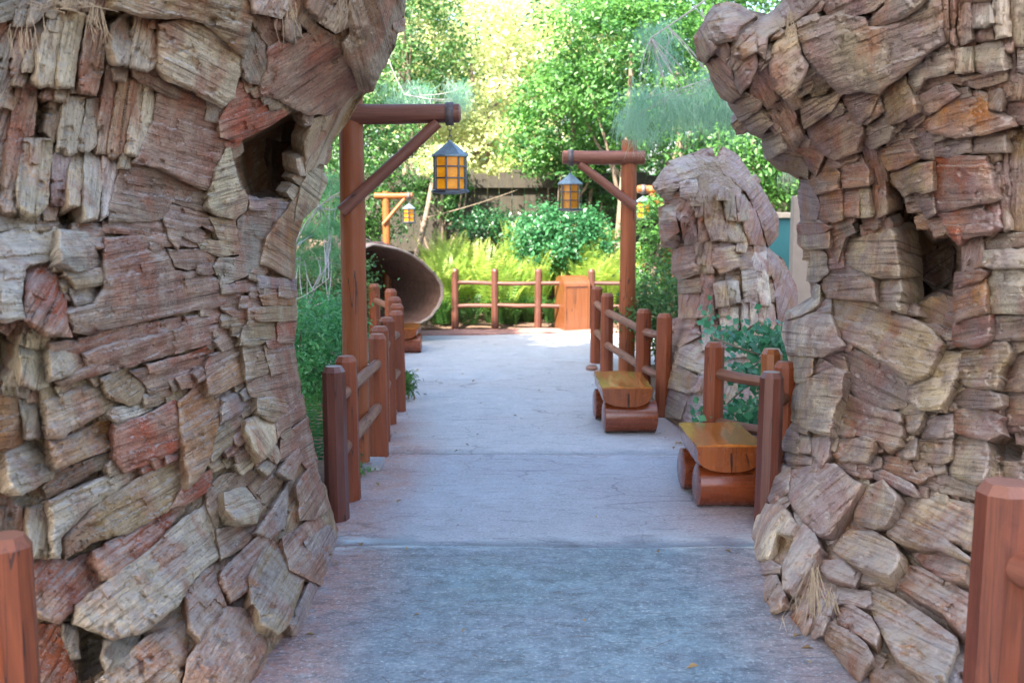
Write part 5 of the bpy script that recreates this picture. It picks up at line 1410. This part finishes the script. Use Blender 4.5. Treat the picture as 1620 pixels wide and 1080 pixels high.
box('panel', ((xg0 + xg1) / 2, 11.6, zt_ / 2), (xg1 - xg0 + .2, 0.05, zt_), TEAL, gt)
box('cap', ((xg0 + xg1) / 2, 11.58, zt_ + 0.03), (xg1 - xg0 + .24, 0.11, 0.06), CREAM, gt, bev=0.006)
bw = thing('garden_wall', 'plain beige wall standing right behind the left edge of the right rock', 'wall', (3.2, 10.6, 0))
xw0 = float(at(1251, 400, 10.6)[0])
box('wall_panel', (xw0 + 0.6, 10.6, hz(310, 10.6) / 2), (1.2, 0.12, hz(310, 10.6)), BEIGE, bw, bev=0.008)

# ------------------------------------------------------------------ foliage
def leaf_mesh(name, C, Nn, size, mat, parent, aspect=2.0, sd=0, bendy=0.25, tint=None, up=None):
    """one small folded blade (4 triangles' worth of rhombus) per centre"""
    rg = np.random.default_rng(sd)
    n = len(C)
    Nn = Nn / (np.linalg.norm(Nn, axis=1)[:, None] + 1e-9)
    r = rg.normal(size=(n, 3)) if up is None else up + rg.normal(size=(n, 3)) * 0.25
    T = np.cross(Nn, r); T /= np.linalg.norm(T, axis=1)[:, None] + 1e-9
    if up is not None:
        T = up + rg.normal(size=(n, 3)) * 0.25; T /= np.linalg.norm(T, axis=1)[:, None] + 1e-9
    B = np.cross(Nn, T); B /= np.linalg.norm(B, axis=1)[:, None] + 1e-9
    s = (size * rg.uniform(0.45, 1.6, n))[:, None]
    w_ = s / aspect
    V = np.empty((n, 4, 3))
    V[:, 0] = C - T * s * .5
    V[:, 1] = C + B * w_ * .5 + Nn * s * bendy * .3
    V[:, 2] = C + T * s * .5 - Nn * s * bendy * .3
    V[:, 3] = C - B * w_ * .5 + Nn * s * bendy * .3
    base = np.arange(n)[:, None] * 4
    F = np.concatenate([base + np.array([[0, 1, 2]]), base + np.array([[0, 2, 3]])])
    me = bpy.data.meshes.new(name)
    me.vertices.add(n * 4); me.vertices.foreach_set('co', V.astype(np.float32).ravel())
    me.loops.add(len(F) * 3); me.loops.foreach_set('vertex_index', F.astype(np.int32).ravel())
    me.polygons.add(len(F))
    me.polygons.foreach_set('loop_start', np.arange(0, len(F) * 3, 3, dtype=np.int32))
    me.polygons.foreach_set('loop_total', np.full(len(F), 3, dtype=np.int32))
    me.update(calc_edges=True)
    t_ = rg.uniform(0, 1, n) if tint is None else np.clip(tint + rg.uniform(-.25, .25, n), 0, 1)
    a = me.attributes.new('tint', 'FLOAT', 'POINT'); a.data.foreach_set('value', np.repeat(t_, 4).astype(np.float32))
    me.materials.append(mat)
    o = bpy.data.objects.new(name, me)
    return link(o, parent)

def crown_pts(c, rad, nclump, per, sd, spread=0.125, shell=0.45, flat=0.6):
    rg = np.random.default_rng(sd)
    d = rg.normal(size=(nclump, 3)); d /= np.linalg.norm(d, axis=1)[:, None]
    lump = 0.72 + 0.5 * fbm(d[:, 0] * 2 + sd, d[:, 1] * 2 + d[:, 2] * 1.7, sd, 3)
    rr = (shell + (1 - shell) * rg.uniform(0, 1, nclump) ** 0.5) * lump
    cc = d * rr[:, None] * np.array(rad) + np.array(c)
    sc = spread * np.mean(rad) * rg.uniform(0.6, 1.4, nclump)
    off = rg.normal(size=(nclump, per, 3)) * sc[:, None, None]
    off[:, :, 2] *= flat
    C = (cc[:, None] + off).reshape(-1, 3)
    Nn = rg.normal(size=C.shape) * 0.7 + np.repeat(d, per, 0) * 0.6 + np.array([0, -0.1, 0.7])
    t = np.repeat(rg.uniform(0, 1, nclump), per)
    return C, Nn, t, cc

SUNLEAF = leaf_mat('sunlit_yellow_leaf', (0.24, 0.34, 0.07), (0.66, 0.66, 0.36), 0.4)  # leaf colour made paler to carry the glare of the sun
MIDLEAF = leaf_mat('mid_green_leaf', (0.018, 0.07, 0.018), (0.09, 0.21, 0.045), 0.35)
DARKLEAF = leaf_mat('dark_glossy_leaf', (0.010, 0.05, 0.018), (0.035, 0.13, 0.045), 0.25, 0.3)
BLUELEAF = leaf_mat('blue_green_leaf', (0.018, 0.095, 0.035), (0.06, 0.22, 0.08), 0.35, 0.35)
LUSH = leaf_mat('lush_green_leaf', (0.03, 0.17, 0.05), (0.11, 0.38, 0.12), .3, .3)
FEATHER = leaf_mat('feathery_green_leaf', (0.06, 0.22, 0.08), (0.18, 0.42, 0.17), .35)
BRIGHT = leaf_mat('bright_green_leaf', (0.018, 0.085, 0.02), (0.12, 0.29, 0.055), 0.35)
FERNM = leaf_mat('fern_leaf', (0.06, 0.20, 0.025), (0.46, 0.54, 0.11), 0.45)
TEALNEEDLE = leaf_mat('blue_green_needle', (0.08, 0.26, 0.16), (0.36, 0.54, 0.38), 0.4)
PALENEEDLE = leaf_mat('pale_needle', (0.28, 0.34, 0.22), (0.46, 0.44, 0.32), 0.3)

def tree(label, c, rad, n, per, size, mat, sd, foot=None, h0=0.0, r0=0.12, spread=.125, cat='tree', name='tree', group='trees behind the end of the path', bark=BARK, limbs=5, aspect=2.0, z0=0.4):
    foot = foot if foot is not None else (c[0] + (random.random() - .5) * .6, c[1] + .3)
    root = thing(name, label, cat, (foot[0], foot[1], z0), group)
    C, Nn, t, cc = crown_pts(c, rad, n, per, sd, spread)
    k = C[:, 2] > z0 * .5; C, Nn, t = C[k], Nn[k], t[k]
    leaf_mesh('crown', C, Nn, size, mat, root, aspect, sd, tint=t)
    top = Vector((c[0], c[1], c[2] + rad[2] * .1))
    log('trunk', (foot[0], foot[1], z0 - .5), top, r0, r0 * .35, bark, root, n=9, wob=.12, seed=sd, rings=9, bend=.15)
    for i in range(limbs):
        e = cc[(i * 37) % len(cc)]
        t0 = 0.35 + 0.5 * i / limbs
        s0 = Vector((foot[0], foot[1], z0 - .5)).lerp(top, t0)
        log('limb', s0, tuple(e), r0 * .4, r0 * .1, bark, root, n=6, wob=.1, seed=sd + i, rings=5, bend=.12)
    return root

def px(x, y, Y): return tuple(float(v) for v in at(x, y, Y))
T = [ # label, px, py, Y, radii, clumps, per, leaf, mat, seed
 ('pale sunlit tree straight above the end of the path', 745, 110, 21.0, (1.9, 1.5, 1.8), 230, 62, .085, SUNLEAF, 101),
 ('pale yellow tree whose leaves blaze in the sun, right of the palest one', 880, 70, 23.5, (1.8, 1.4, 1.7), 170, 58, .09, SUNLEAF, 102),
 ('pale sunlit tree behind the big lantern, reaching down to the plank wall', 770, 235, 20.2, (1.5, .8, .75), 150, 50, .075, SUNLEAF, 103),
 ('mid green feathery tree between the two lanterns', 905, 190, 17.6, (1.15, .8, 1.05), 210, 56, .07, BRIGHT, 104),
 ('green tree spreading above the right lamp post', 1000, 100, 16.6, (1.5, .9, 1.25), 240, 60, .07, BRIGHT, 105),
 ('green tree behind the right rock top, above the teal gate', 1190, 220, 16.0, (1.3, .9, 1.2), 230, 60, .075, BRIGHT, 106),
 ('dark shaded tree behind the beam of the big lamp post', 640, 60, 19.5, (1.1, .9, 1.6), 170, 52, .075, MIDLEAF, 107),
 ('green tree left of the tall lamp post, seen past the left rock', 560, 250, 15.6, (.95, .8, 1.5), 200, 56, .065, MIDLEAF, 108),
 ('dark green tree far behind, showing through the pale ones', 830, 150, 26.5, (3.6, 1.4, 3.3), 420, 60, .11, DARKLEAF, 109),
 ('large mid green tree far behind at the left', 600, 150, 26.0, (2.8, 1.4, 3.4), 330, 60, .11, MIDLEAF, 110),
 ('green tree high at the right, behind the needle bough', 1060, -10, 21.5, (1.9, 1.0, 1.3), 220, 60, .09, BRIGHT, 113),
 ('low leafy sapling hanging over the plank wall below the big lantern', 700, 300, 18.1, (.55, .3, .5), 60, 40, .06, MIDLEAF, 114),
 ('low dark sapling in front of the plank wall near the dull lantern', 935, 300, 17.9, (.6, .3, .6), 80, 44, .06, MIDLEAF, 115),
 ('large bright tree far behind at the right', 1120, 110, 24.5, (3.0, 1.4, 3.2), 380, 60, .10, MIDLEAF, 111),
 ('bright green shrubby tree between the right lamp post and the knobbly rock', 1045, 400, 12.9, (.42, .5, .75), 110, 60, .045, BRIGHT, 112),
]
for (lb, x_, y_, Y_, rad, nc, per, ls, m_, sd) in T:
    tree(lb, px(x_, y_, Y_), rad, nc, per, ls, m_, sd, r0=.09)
# low pale leaning trunk in front of the plank wall
lt = thing('tree', 'thin leaning pale trunk in front of the plank wall, left of the ferns', 'tree', px(655, 395, 17.6)[:2] + (0.4,), None)
log('trunk', px(655, 420, 17.6), px(690, 250, 17.9), .05, .035, BARK, lt, n=9, wob=.1, seed=5, rings=8, bend=.05)
log('limb', px(672, 345, 17.7), px(820, 300, 17.9), .011, .006, BARK, lt, n=6, wob=.1, seed=6, rings=6, bend=.1)
C, Nn, t, cc = crown_pts(px(700, 255, 17.9), (.5, .4, .3), 40, 40, 301, .2)
leaf_mesh('crown', C, Nn, .06, SUNLEAF, lt, 2.0, 5, tint=t)

def shrub(label, c, rad, n, per, size, mat, sd, group=None, name='shrub', cat='shrub', aspect=1.8, z0=0.0, spread=.2):
    root = thing(name, label, cat, (c[0], c[1], z0), group)
    C, Nn, t, cc = crown_pts(c, rad, n, per, sd, spread, .4, .8)
    k = C[:, 2] > z0 + .02; C, Nn, t = C[k], Nn[k], t[k]
    leaf_mesh('foliage', C, Nn, size, mat, root, aspect, sd, tint=t)
    for i in range(4):
        e = cc[(i * 13) % len(cc)]
        log('stem', (c[0] + (i - 1.5) * .03, c[1], z0 - .05), tuple(e), .012, .005, BARK, root, n=5, wob=.1, seed=i, rings=4, bend=.05)
    return root
shrub('large dark glossy shrub under the dull lantern, above the ferns', px(885, 378, 16.4), (.82, .5, .48), 210, 46, .055, BLUELEAF, 201, z0=.4)
shrub('dark green shrub against the plank wall at the left of the glossy one', px(770, 358, 17.9), (.75, .35, .28), 80, 40, .05, DARKLEAF, 202, z0=.4)
shrub('glossy dark green bush behind the left fence at the edge of the left rock', px(505, 565, 8.2), (.30, .42, .42), 170, 46, .032, LUSH, 203)
shrub('upper sprigs of a glossy bush behind the tall lamp post', px(515, 510, 9.4), (.35, .4, .3), 90, 40, .032, LUSH, 204)
shrub('low green bush behind the short right fence', px(1045, 500, 11.4), (.42, .5, .42), 130, 46, .04, MIDLEAF, 205)
shrub('light green bush beyond the rails right of the bin', px(1000, 470, 16.6), (.9, .5, .42), 120, 40, .05, BRIGHT, 206)
shrub('small leafy clump at the foot of the tall lamp post', px(562, 748, 6.75), (.07, .08, .10), 16, 16, .03, BRIGHT, 207, spread=.35)
shrub('grassy green tuft at the foot of the left fence', px(643, 603, 9.6), (.05, .14, .12), 26, 26, .05, BRIGHT, 208, aspect=6, spread=.3)
shrub('dark hedge behind the left fence beside the hollow log', px(520, 470, 12.6), (.5, .6, .62), 150, 46, .045, MIDLEAF, 209)

# ivy behind the near bench, climbing the foot of the knobbly rock
iv = thing('ivy', 'glossy ivy tumbling behind the log fence by the near bench', 'ivy', tuple(G(1190, 740)), None)
Cs = []; rg = np.random.default_rng(5)
path_iv = [((1125, 485), (1128, 530), 8.0, 26), ((1128, 530), (1180, 545), 7.6, 90), ((1180, 545), (1245, 535), 7.3, 170), ((1160, 590), (1240, 600), 7.2, 260), ((1150, 650), (1210, 655), 7.1, 200), ((1105, 655), (1125, 650), 7.0, 36), ((1200, 520), (1250, 560), 7.4, 150)]
for (a, b, Yi, nn_) in path_iv:
    t_ = rg.uniform(0, 1, nn_)
    X_ = a[0] + (b[0] - a[0]) * t_ + rg.normal(size=nn_) * 9; Y_ = a[1] + (b[1] - a[1]) * t_ + rg.normal(size=nn_) * 13
    Cs.append(at(X_, Y_, Yi + rg.normal(size=nn_) * .12))
C = np.concatenate(Cs)
leaf_mesh('leaves', C, rg.normal(size=C.shape) * .5 + np.array([-.1, -.8, .5]), .048, leaf_mat('ivy_leaf', (0.025, 0.13, 0.06), (0.07, 0.27, 0.13), .25, .25), iv, 1.25, 9)
for k, (a, b) in enumerate((((1128, 485), (1132, 545)), ((1130, 535), (1200, 560)), ((1150, 640), (1235, 590)), ((1110, 655), (1180, 650)))):
    log('vine_stem', px(*a, 7.7 if k < 1 else 7.25), px(*b, 7.6 if k < 1 else 7.25), .008, .005, BARK, iv, n=5, wob=.1, seed=k, rings=6, bend=.04)

# ferns
def frond(base, tip, droop, npin, pl, rg):
    """arching frond: list of pinna centres, tangents, lengths"""
    base = np.array(base); tip = np.array(tip)
    t_ = np.linspace(0.12, 1, npin)
    P_ = base + (tip - base) * t_[:, None]; P_[:, 2] += droop * np.sin(t_ * math.pi * .82) 
    d = np.gradient(P_, axis=0); d /= np.linalg.norm(d, axis=1)[:, None]
    side = np.cross(d, np.array([0, 0, 1.0])); side /= np.linalg.norm(side, axis=1)[:, None] + 1e-9
    ln = pl * np.sin(np.clip(t_ * .9 + .1, 0, 1) * math.pi) ** .6 * (1.05 - t_ * .6)
    return P_, d, side, ln
def fern_mesh(name, plants, mat, parent, R_, H_, nf, npin, pl, sd, pw=.3):
    rg = np.random.default_rng(sd); V = []; F = []; tn = []
    for (x0, y0, z0, s0) in plants:
        for f in range(nf):
            a = f * 2.4 + rg.uniform(-.4, .4); rr = R_ * s0 * rg.uniform(.6, 1.1); hh = H_ * s0 * rg.uniform(.55, 1.15)
            tp = (x0 + math.cos(a) * rr, y0 + math.sin(a) * rr, z0 + hh)
            P_, d, side, ln = frond((x0, y0, z0), tp, .28 * s0, npin, pl * s0, rg)
            tf = rg.uniform(0, 1)
            for k in range(npin):
                for sg in (-1, 1):
                    L_ = ln[k]
                    if L_ < .006: continue
                    b0 = P_[k]; e = b0 + side[k] * sg * L_ + d[k] * L_ * .45 + np.array([0, 0, -L_ * .25])
                    w_ = d[k] * L_ * pw * .5
                    m_ = (b0 + e) / 2
                    i0 = len(V); V += [b0, m_ - w_, e, m_ + w_]
                    F += [(i0, i0 + 1, i0 + 2), (i0, i0 + 2, i0 + 3)]; tn += [min(1, tf * .7 + .3 * k / npin)] * 4
    V = np.array(V)
    o = mesh_np(name, V, np.array(F), mat, parent)
    a = o.data.attributes.new('tint', 'FLOAT', 'POINT'); a.data.foreach_set('value', np.array(tn, np.float32)) if len(o.data.vertices) == len(tn) else None
    return o
rg = np.random.default_rng(77)
pls = []
for k in range(64):
    xx = rg.uniform(-1.25, 1.75); yy = rg.uniform(15.5, 17.0)
    pls.append((xx, yy, (yy - 15.4) * .26 - .02, rg.uniform(.75, 1.2)))
fb_ = fern_mesh('fern_bed', pls, FERNM, None, .40, .78, 12, 26, .13, 3, .24)
tag(fb_, 'bed of bright yellow-green ferns massed behind the far fence', 'ferns', kind='stuff')
pls2 = [(rg.uniform(-1.3, 1.9), rg.uniform(15.4, 15.75), -.02, rg.uniform(.5, .75)) for _ in range(50)]
f2_ = fern_mesh('low_ferns', pls2, MIDLEAF, None, .40, .5, 11, 20, .12, 4, .26)
tag(f2_, 'darker green ferns filling the foot of the bed between the far fence rails', 'ferns', kind='stuff')
for (lb, x_, y_, Y_, s0, sd) in (('small blue-green fern between the left rock and the first fence post', 497, 700, 6.9, .5, 1), ('pale green fern growing behind the dark first post', 505, 655, 7.6, .55, 2)):
    c_ = px(x_, y_, Y_); r_ = thing('fern', lb, 'fern', (c_[0], c_[1], 0))
    fern_mesh('fronds', [(c_[0], c_[1], .0, s0)], BLUELEAF if sd == 1 else BRIGHT, r_, .6, .75, 11, 22, .13, sd)
# bank of soil under the ferns
V = []; F = []
xs_ = np.linspace(-4.5, 6, 40); ys_ = np.linspace(15.35, 18.7, 12)
for y in ys_:
    for x in xs_: V.append((x, y, -.03 + (y - 15.35) * .26 + .06 * float(noise(np.array(x * 2), np.array(y * 2), 4))))
for j in range(11):
    for i in range(39):
        a = j * 40 + i; F.append((a, a + 1, a + 41, a + 40))
tag(mesh_np('bank', V, F, SOIL, None, True), kind='structure')

# weeping pine boughs
def bough(label, twigs, tufts, nl, sd, mat=TEALNEEDLE, per=70, w_=.0026, cat='pine bough', group=None, droop=1.0, spray=.35, base=None):
    root = thing('pine_bough', label, cat, tuple(tufts[0][:3]) if base is None else base, group)
    for k, (a, b, r_) in enumerate(twigs):
        log('twig', a, b, r_, r_ * .5, plain_mat('grey_twig', (.36, .34, .33), .8, .2, 30, .3) if k == 0 else bpy.data.materials['grey_twig'], root, n=6, wob=.1, seed=k, rings=7, bend=.03)
    rg = np.random.default_rng(sd); V = []; F = []; tn = []
    for k, (x, y, z, sc) in enumerate(tufts):
        if k % 2: continue
        a_, b_ = Vector(twigs[k // 2 % len(twigs)][0]), Vector(twigs[k // 2 % len(twigs)][1])
        q0 = min((a_.lerp(b_, t_) for t_ in (0.1, .35, .6, .85, 1)), key=lambda q_: (q_ - Vector((x, y, z))).length)
        log('twig', q0, (x, y, z), .005, .002, bpy.data.materials['grey_twig'], root, n=5, wob=.1, seed=k, rings=6, bend=.05)
    for (x, y, z, sc) in tufts:
        tt = rg.uniform(0, 1)
        for i in range(per):
            d = np.array([rg.normal() * spray, rg.normal() * spray, -droop * rg.uniform(.5, 1.1)]); L_ = nl * sc * rg.uniform(.6, 1.1)
            d0 = np.array([rg.normal() * .8, rg.normal() * .8, rg.uniform(-.2, .8)])
            p0 = np.array([x, y, z]) + rg.normal(size=3) * .035 * sc
            p1 = p0 + d0 * L_ * .25; p2 = p1 + d * L_ * .8
            s = np.array([w_, 0, 0]) if rg.random() < .5 else np.array([w_ * .5, w_ * .5, 0])
            i0 = len(V); V += [p0 - s, p0 + s, p1 + s, p1 - s, p2]
            F += [(i0, i0 + 1, i0 + 2, i0 + 3), (i0 + 3, i0 + 2, i0 + 4)]; tn += [tt] * 5
    o = mesh_np('needles', np.array(V), F, mat, root)
    if len(o.data.vertices) == len(tn):
        a = o.data.attributes.new('tint', 'FLOAT', 'POINT'); a.data.foreach_set('value', np.array(tn, np.float32))
    return root
rg = np.random.default_rng(12)
def tuftset(x0, x1, y0, y1, Y0, n, s0=1.0, dy=.3):
    return [px(rg.uniform(x0, x1), rg.uniform(y0, y1), Y0 + rg.uniform(-dy, dy)) + (s0 * rg.uniform(.7, 1.2),) for _ in range(n)]
bough('blue-green weeping pine bough hanging left of the right rock', [(px(1200, -70, 9.6), px(1030, 60, 9.7), .012), (px(1110, 15, 9.6), px(1140, 120, 9.6), .007)],
      tuftset(1100, 1175, 110, 185, 9.8, 26, 1.1) + tuftset(1000, 1110, 150, 190, 9.9, 20, 1.0), .42, 1, per=46, spray=.34, w_=.0026)
bough('smaller tuft of blue-green needles over the right lamp post top', [(px(1060, 60, 10.2), px(1020, 180, 10.2), .007)], tuftset(1015, 1060, 40, 100, 10.2, 9, .9) + tuftset(985, 1030, 195, 215, 10.3, 7, .8), .36, 2, per=44, spray=.34, w_=.0026)
bough('soft blue-green pine bough behind the top of the tall lamp post', [(px(605, 60, 11.4), px(640, 150, 11.4), .009)], tuftset(610, 740, 135, 165, 11.6, 20, .9), .36, 3, per=40, spray=.34, w_=.0026)
bough('pale hanging needle tassel in front of the gate', [(px(1250, 180, 11.0), px(1248, 275, 11.0), .004)], [px(1247, 280, 11.0) + (.8,)] * 2, .33, 4, mat=PALENEEDLE, per=40, spray=.1)
bough('feathery pine with bare grey twigs between the left rock and the tall lamp post', [(px(455, 480, 9.3), px(520, 440, 9.2), .008), (px(460, 500, 9.3), px(530, 470, 9.2), .007), (px(455, 420, 9.3), px(500, 330, 9.2), .008), (px(500, 330, 9.3), px(545, 300, 9.2), .006), (px(462, 520, 9.3), px(515, 420, 9.2), .006)],
      tuftset(465, 545, 350, 440, 9.8, 46, .8, .4) + tuftset(500, 545, 280, 360, 10.2, 16, .9, .3), .2, 5, mat=FEATHER, per=70, w_=.0028, droop=.5, spray=.6)

# dry pine straw caught on the rocks and fallen on the path
def straw(label, specs, sd, mat=STRAW, w_=.0016, name='pine_straw', cat='dry pine straw'):
    rg = np.random.default_rng(sd); V = []; F = []
    for (x, y, Y_, n_, L_, sx, sy, hang) in specs:
        for i in range(n_):
            p0 = at(x + rg.normal() * sx, y + rg.normal() * sy, Y_ + rg.normal() * .02)
            a = rg.uniform(0, 6.28)
            if hang:
                d = np.array([rg.normal() * .22, -.12 + rg.normal() * .1, -1.0]); d2 = np.array([rg.normal() * .3, -.05, -1.0])
            else:
                d = np.array([math.cos(a), math.sin(a) * .5, rg.normal() * .25]); d2 = d + rg.normal(size=3) * .5
            l = L_ * rg.uniform(.5, 1.1)
            p1 = p0 + d * l * .5; p2 = p1 + d2 * l * .5
            s = np.array([w_ * .8, 0, w_ * .6])
            i0 = len(V); V += [p0 - s, p0 + s, p1 + s, p1 - s, p2 + s * .4, p2 - s * .4]
            F += [(i0, i0 + 1, i0 + 2, i0 + 3), (i0 + 3, i0 + 2, i0 + 4, i0 + 5)]
    return tag(mesh_np(name, np.array(V), F, mat, None), label, cat, kind='stuff')
straw('tangle of dry pine straw on the ledge at the top left of the left rock', [(110, 10, 3.55, 36, .13, 28, 7, False), (40, 45, 3.45, 14, .12, 14, 14, True), (150, 8, 3.6, 14, .12, 8, 5, True)], 1)
straw('dry pine needles hanging over the top of the left rock near its overhang', [(455, 2, 4.45, 9, .18, 5, 3, True), (545, -8, 4.8, 9, .16, 8, 5, True)], 2)
straw('long dry grass blades hanging at the foot of the right rock', [(1287, 902, 4.22, 26, .42, 4, 4, True), (1312, 935, 4.2, 10, .30, 3, 5, True)], 3)
straw('nest of dry pine straw on top of the knobbly rock', [(1128, 268, 8.3, 240, .17, 15, 12, False), (1112, 296, 8.25, 60, .13, 8, 12, True), (1148, 292, 8.35, 60, .15, 12, 8, False)], 4, w_=.0018, mat=STRAWP)
straw('a few dry needles caught on the snout of the right rock', [(1165, 50, 5.0, 20, .16, 8, 6, True), (1250, 20, 4.9, 10, .2, 5, 5, True)], 5)
V = []; F = []
rg = np.random.default_rng(31)
for i in range(620):
    y = 3.2 + 8.5 * rg.random() ** 1.3; x = rg.uniform(-.95, 1.4)
    if i % 5 == 0: x, y = rg.normal(-.15, .6), rg.normal(4.3, .5)
    a = rg.normal(0, .45) + (math.pi if rg.random() < .5 else 0); l = rg.uniform(.04, .17); c = rg.normal() * .35
    d = np.array([math.cos(a), math.sin(a), 0]); d2 = np.array([math.cos(a + c), math.sin(a + c), 0]); nrm_ = np.array([-d[1], d[0], 0]) * .0013
    p0 = np.array([x, y, .0125]); p1 = p0 + d * l * .5; p2 = p1 + d2 * l * .5
    i0 = len(V); V += [p0 - nrm_, p0 + nrm_, p1 + nrm_ + (0, 0, .002), p1 - nrm_ + (0, 0, .002), p2]
    F += [(i0, i0 + 1, i0 + 2, i0 + 3), (i0 + 3, i0 + 2, i0 + 4)]
tag(mesh_np('fallen_needles', np.array(V), F, NEEDLEDK, None), 'thin brown pine needles scattered over the paving', 'fallen needles', kind='stuff')

rg = np.random.default_rng(81)
nl_ = 90
C = np.column_stack([rg.uniform(-1.0, 1.4, nl_), 3.3 + 8 * rg.random(nl_) ** 1.2, np.full(nl_, .016)])
C[::2, 0] = np.where(rg.random(len(C[::2])) < .5, rg.uniform(-1.0, -.75, len(C[::2])), rg.uniform(1.0, 1.35, len(C[::2])))
o = leaf_mesh('fallen_leaves', C, rg.normal(size=C.shape) * .15 + np.array([0, 0, 1]), .035, leaf_mat('dry_leaf', (0.16, 0.09, 0.04), (0.36, 0.27, 0.12), .1, .7), None, 1.8, 3, .5)
tag(o, 'small dry leaves lying here and there on the paving', 'fallen leaves', kind='stuff')

# unseen tall trees added to shade the near path, left of and behind the viewer
SHADE = leaf_mat('canopy_leaf', (0.04, 0.12, 0.02), (0.10, 0.22, 0.04), .3)
for k, (x, y, z, r_) in enumerate([(-5.5, -2.0, 8.0, 2.8), (-5.8, 3.0, 8.0, 2.8), (-3.2, -4.5, 7.5, 2.6), (-2.2, .2, 8.2, 1.9), (-6.2, 6.6, 8.0, 2.0), (-4.2, 5.2, 7.4, 1.9), (-1.0, 4.9, 8.2, 2.2), (-2.6, 2.6, 8.6, 2.0)]):
    tree('unseen tall tree added for shade beside the path out to the left, %s' % ['by the rear corner', 'beyond the left rock', 'behind the viewer', 'over the path', 'furthest along', 'close behind the left rock', 'arching far over the path', 'arching low over the path'][k], (x, y, z), (r_, r_, 1.6), 260, 50, .36, SHADE, 400 + k, foot=(x - 1.2, y), r0=.2, group='unseen trees added to shade the path', z0=0.2)

# greenery standing just outside the picture, left and right of the rocks
for k, (x, y, z, r_, lb) in enumerate([(-6.5, 9.5, 1.6, 1.7, 'broad bush tree standing left of the left rock, nearest it'), (-5.0, 13.5, 1.8, 1.6, 'bush tree left of the hollow log'), (-7.5, 17.5, 2.6, 2.2, 'tall bush tree at the far left end of the plank wall'),
        (6.2, 12.5, 1.8, 1.7, 'broad bush tree right of the beige wall'), (7.0, 17.5, 2.6, 2.2, 'tall bush tree at the far right end of the plank wall'), (6.8, 7.0, 1.8, 1.8, 'broad bush tree standing right of the right rock')]):
    tree(lb, (x, y, z), (r_, r_, r_ * .9), 170, 40, .14, MIDLEAF if k % 2 else BRIGHT, 600 + k, r0=.1, limbs=3, group='bush trees beyond the rocks', z0=0.1)

# far wood that closes the view between the trees
rg = np.random.default_rng(900)
nw = 9000
C = np.column_stack([rg.uniform(-16, 18, nw), 31 + rg.normal(size=nw) * 1.2, 7.5 * rg.random(nw)])
C[:, 2] *= 0.75 + 0.35 * fbm(C[:, 0] * .35, 0 * C[:, 0], 91, 3)
o = leaf_mesh('distant_wood', C, rg.normal(size=C.shape) * .5 + np.array([0, -.5, .6]), .42, DARKLEAF, None, 1.7, 901, .3)
tag(o, 'dark green wood far behind the garden trees', 'wood', kind='stuff')
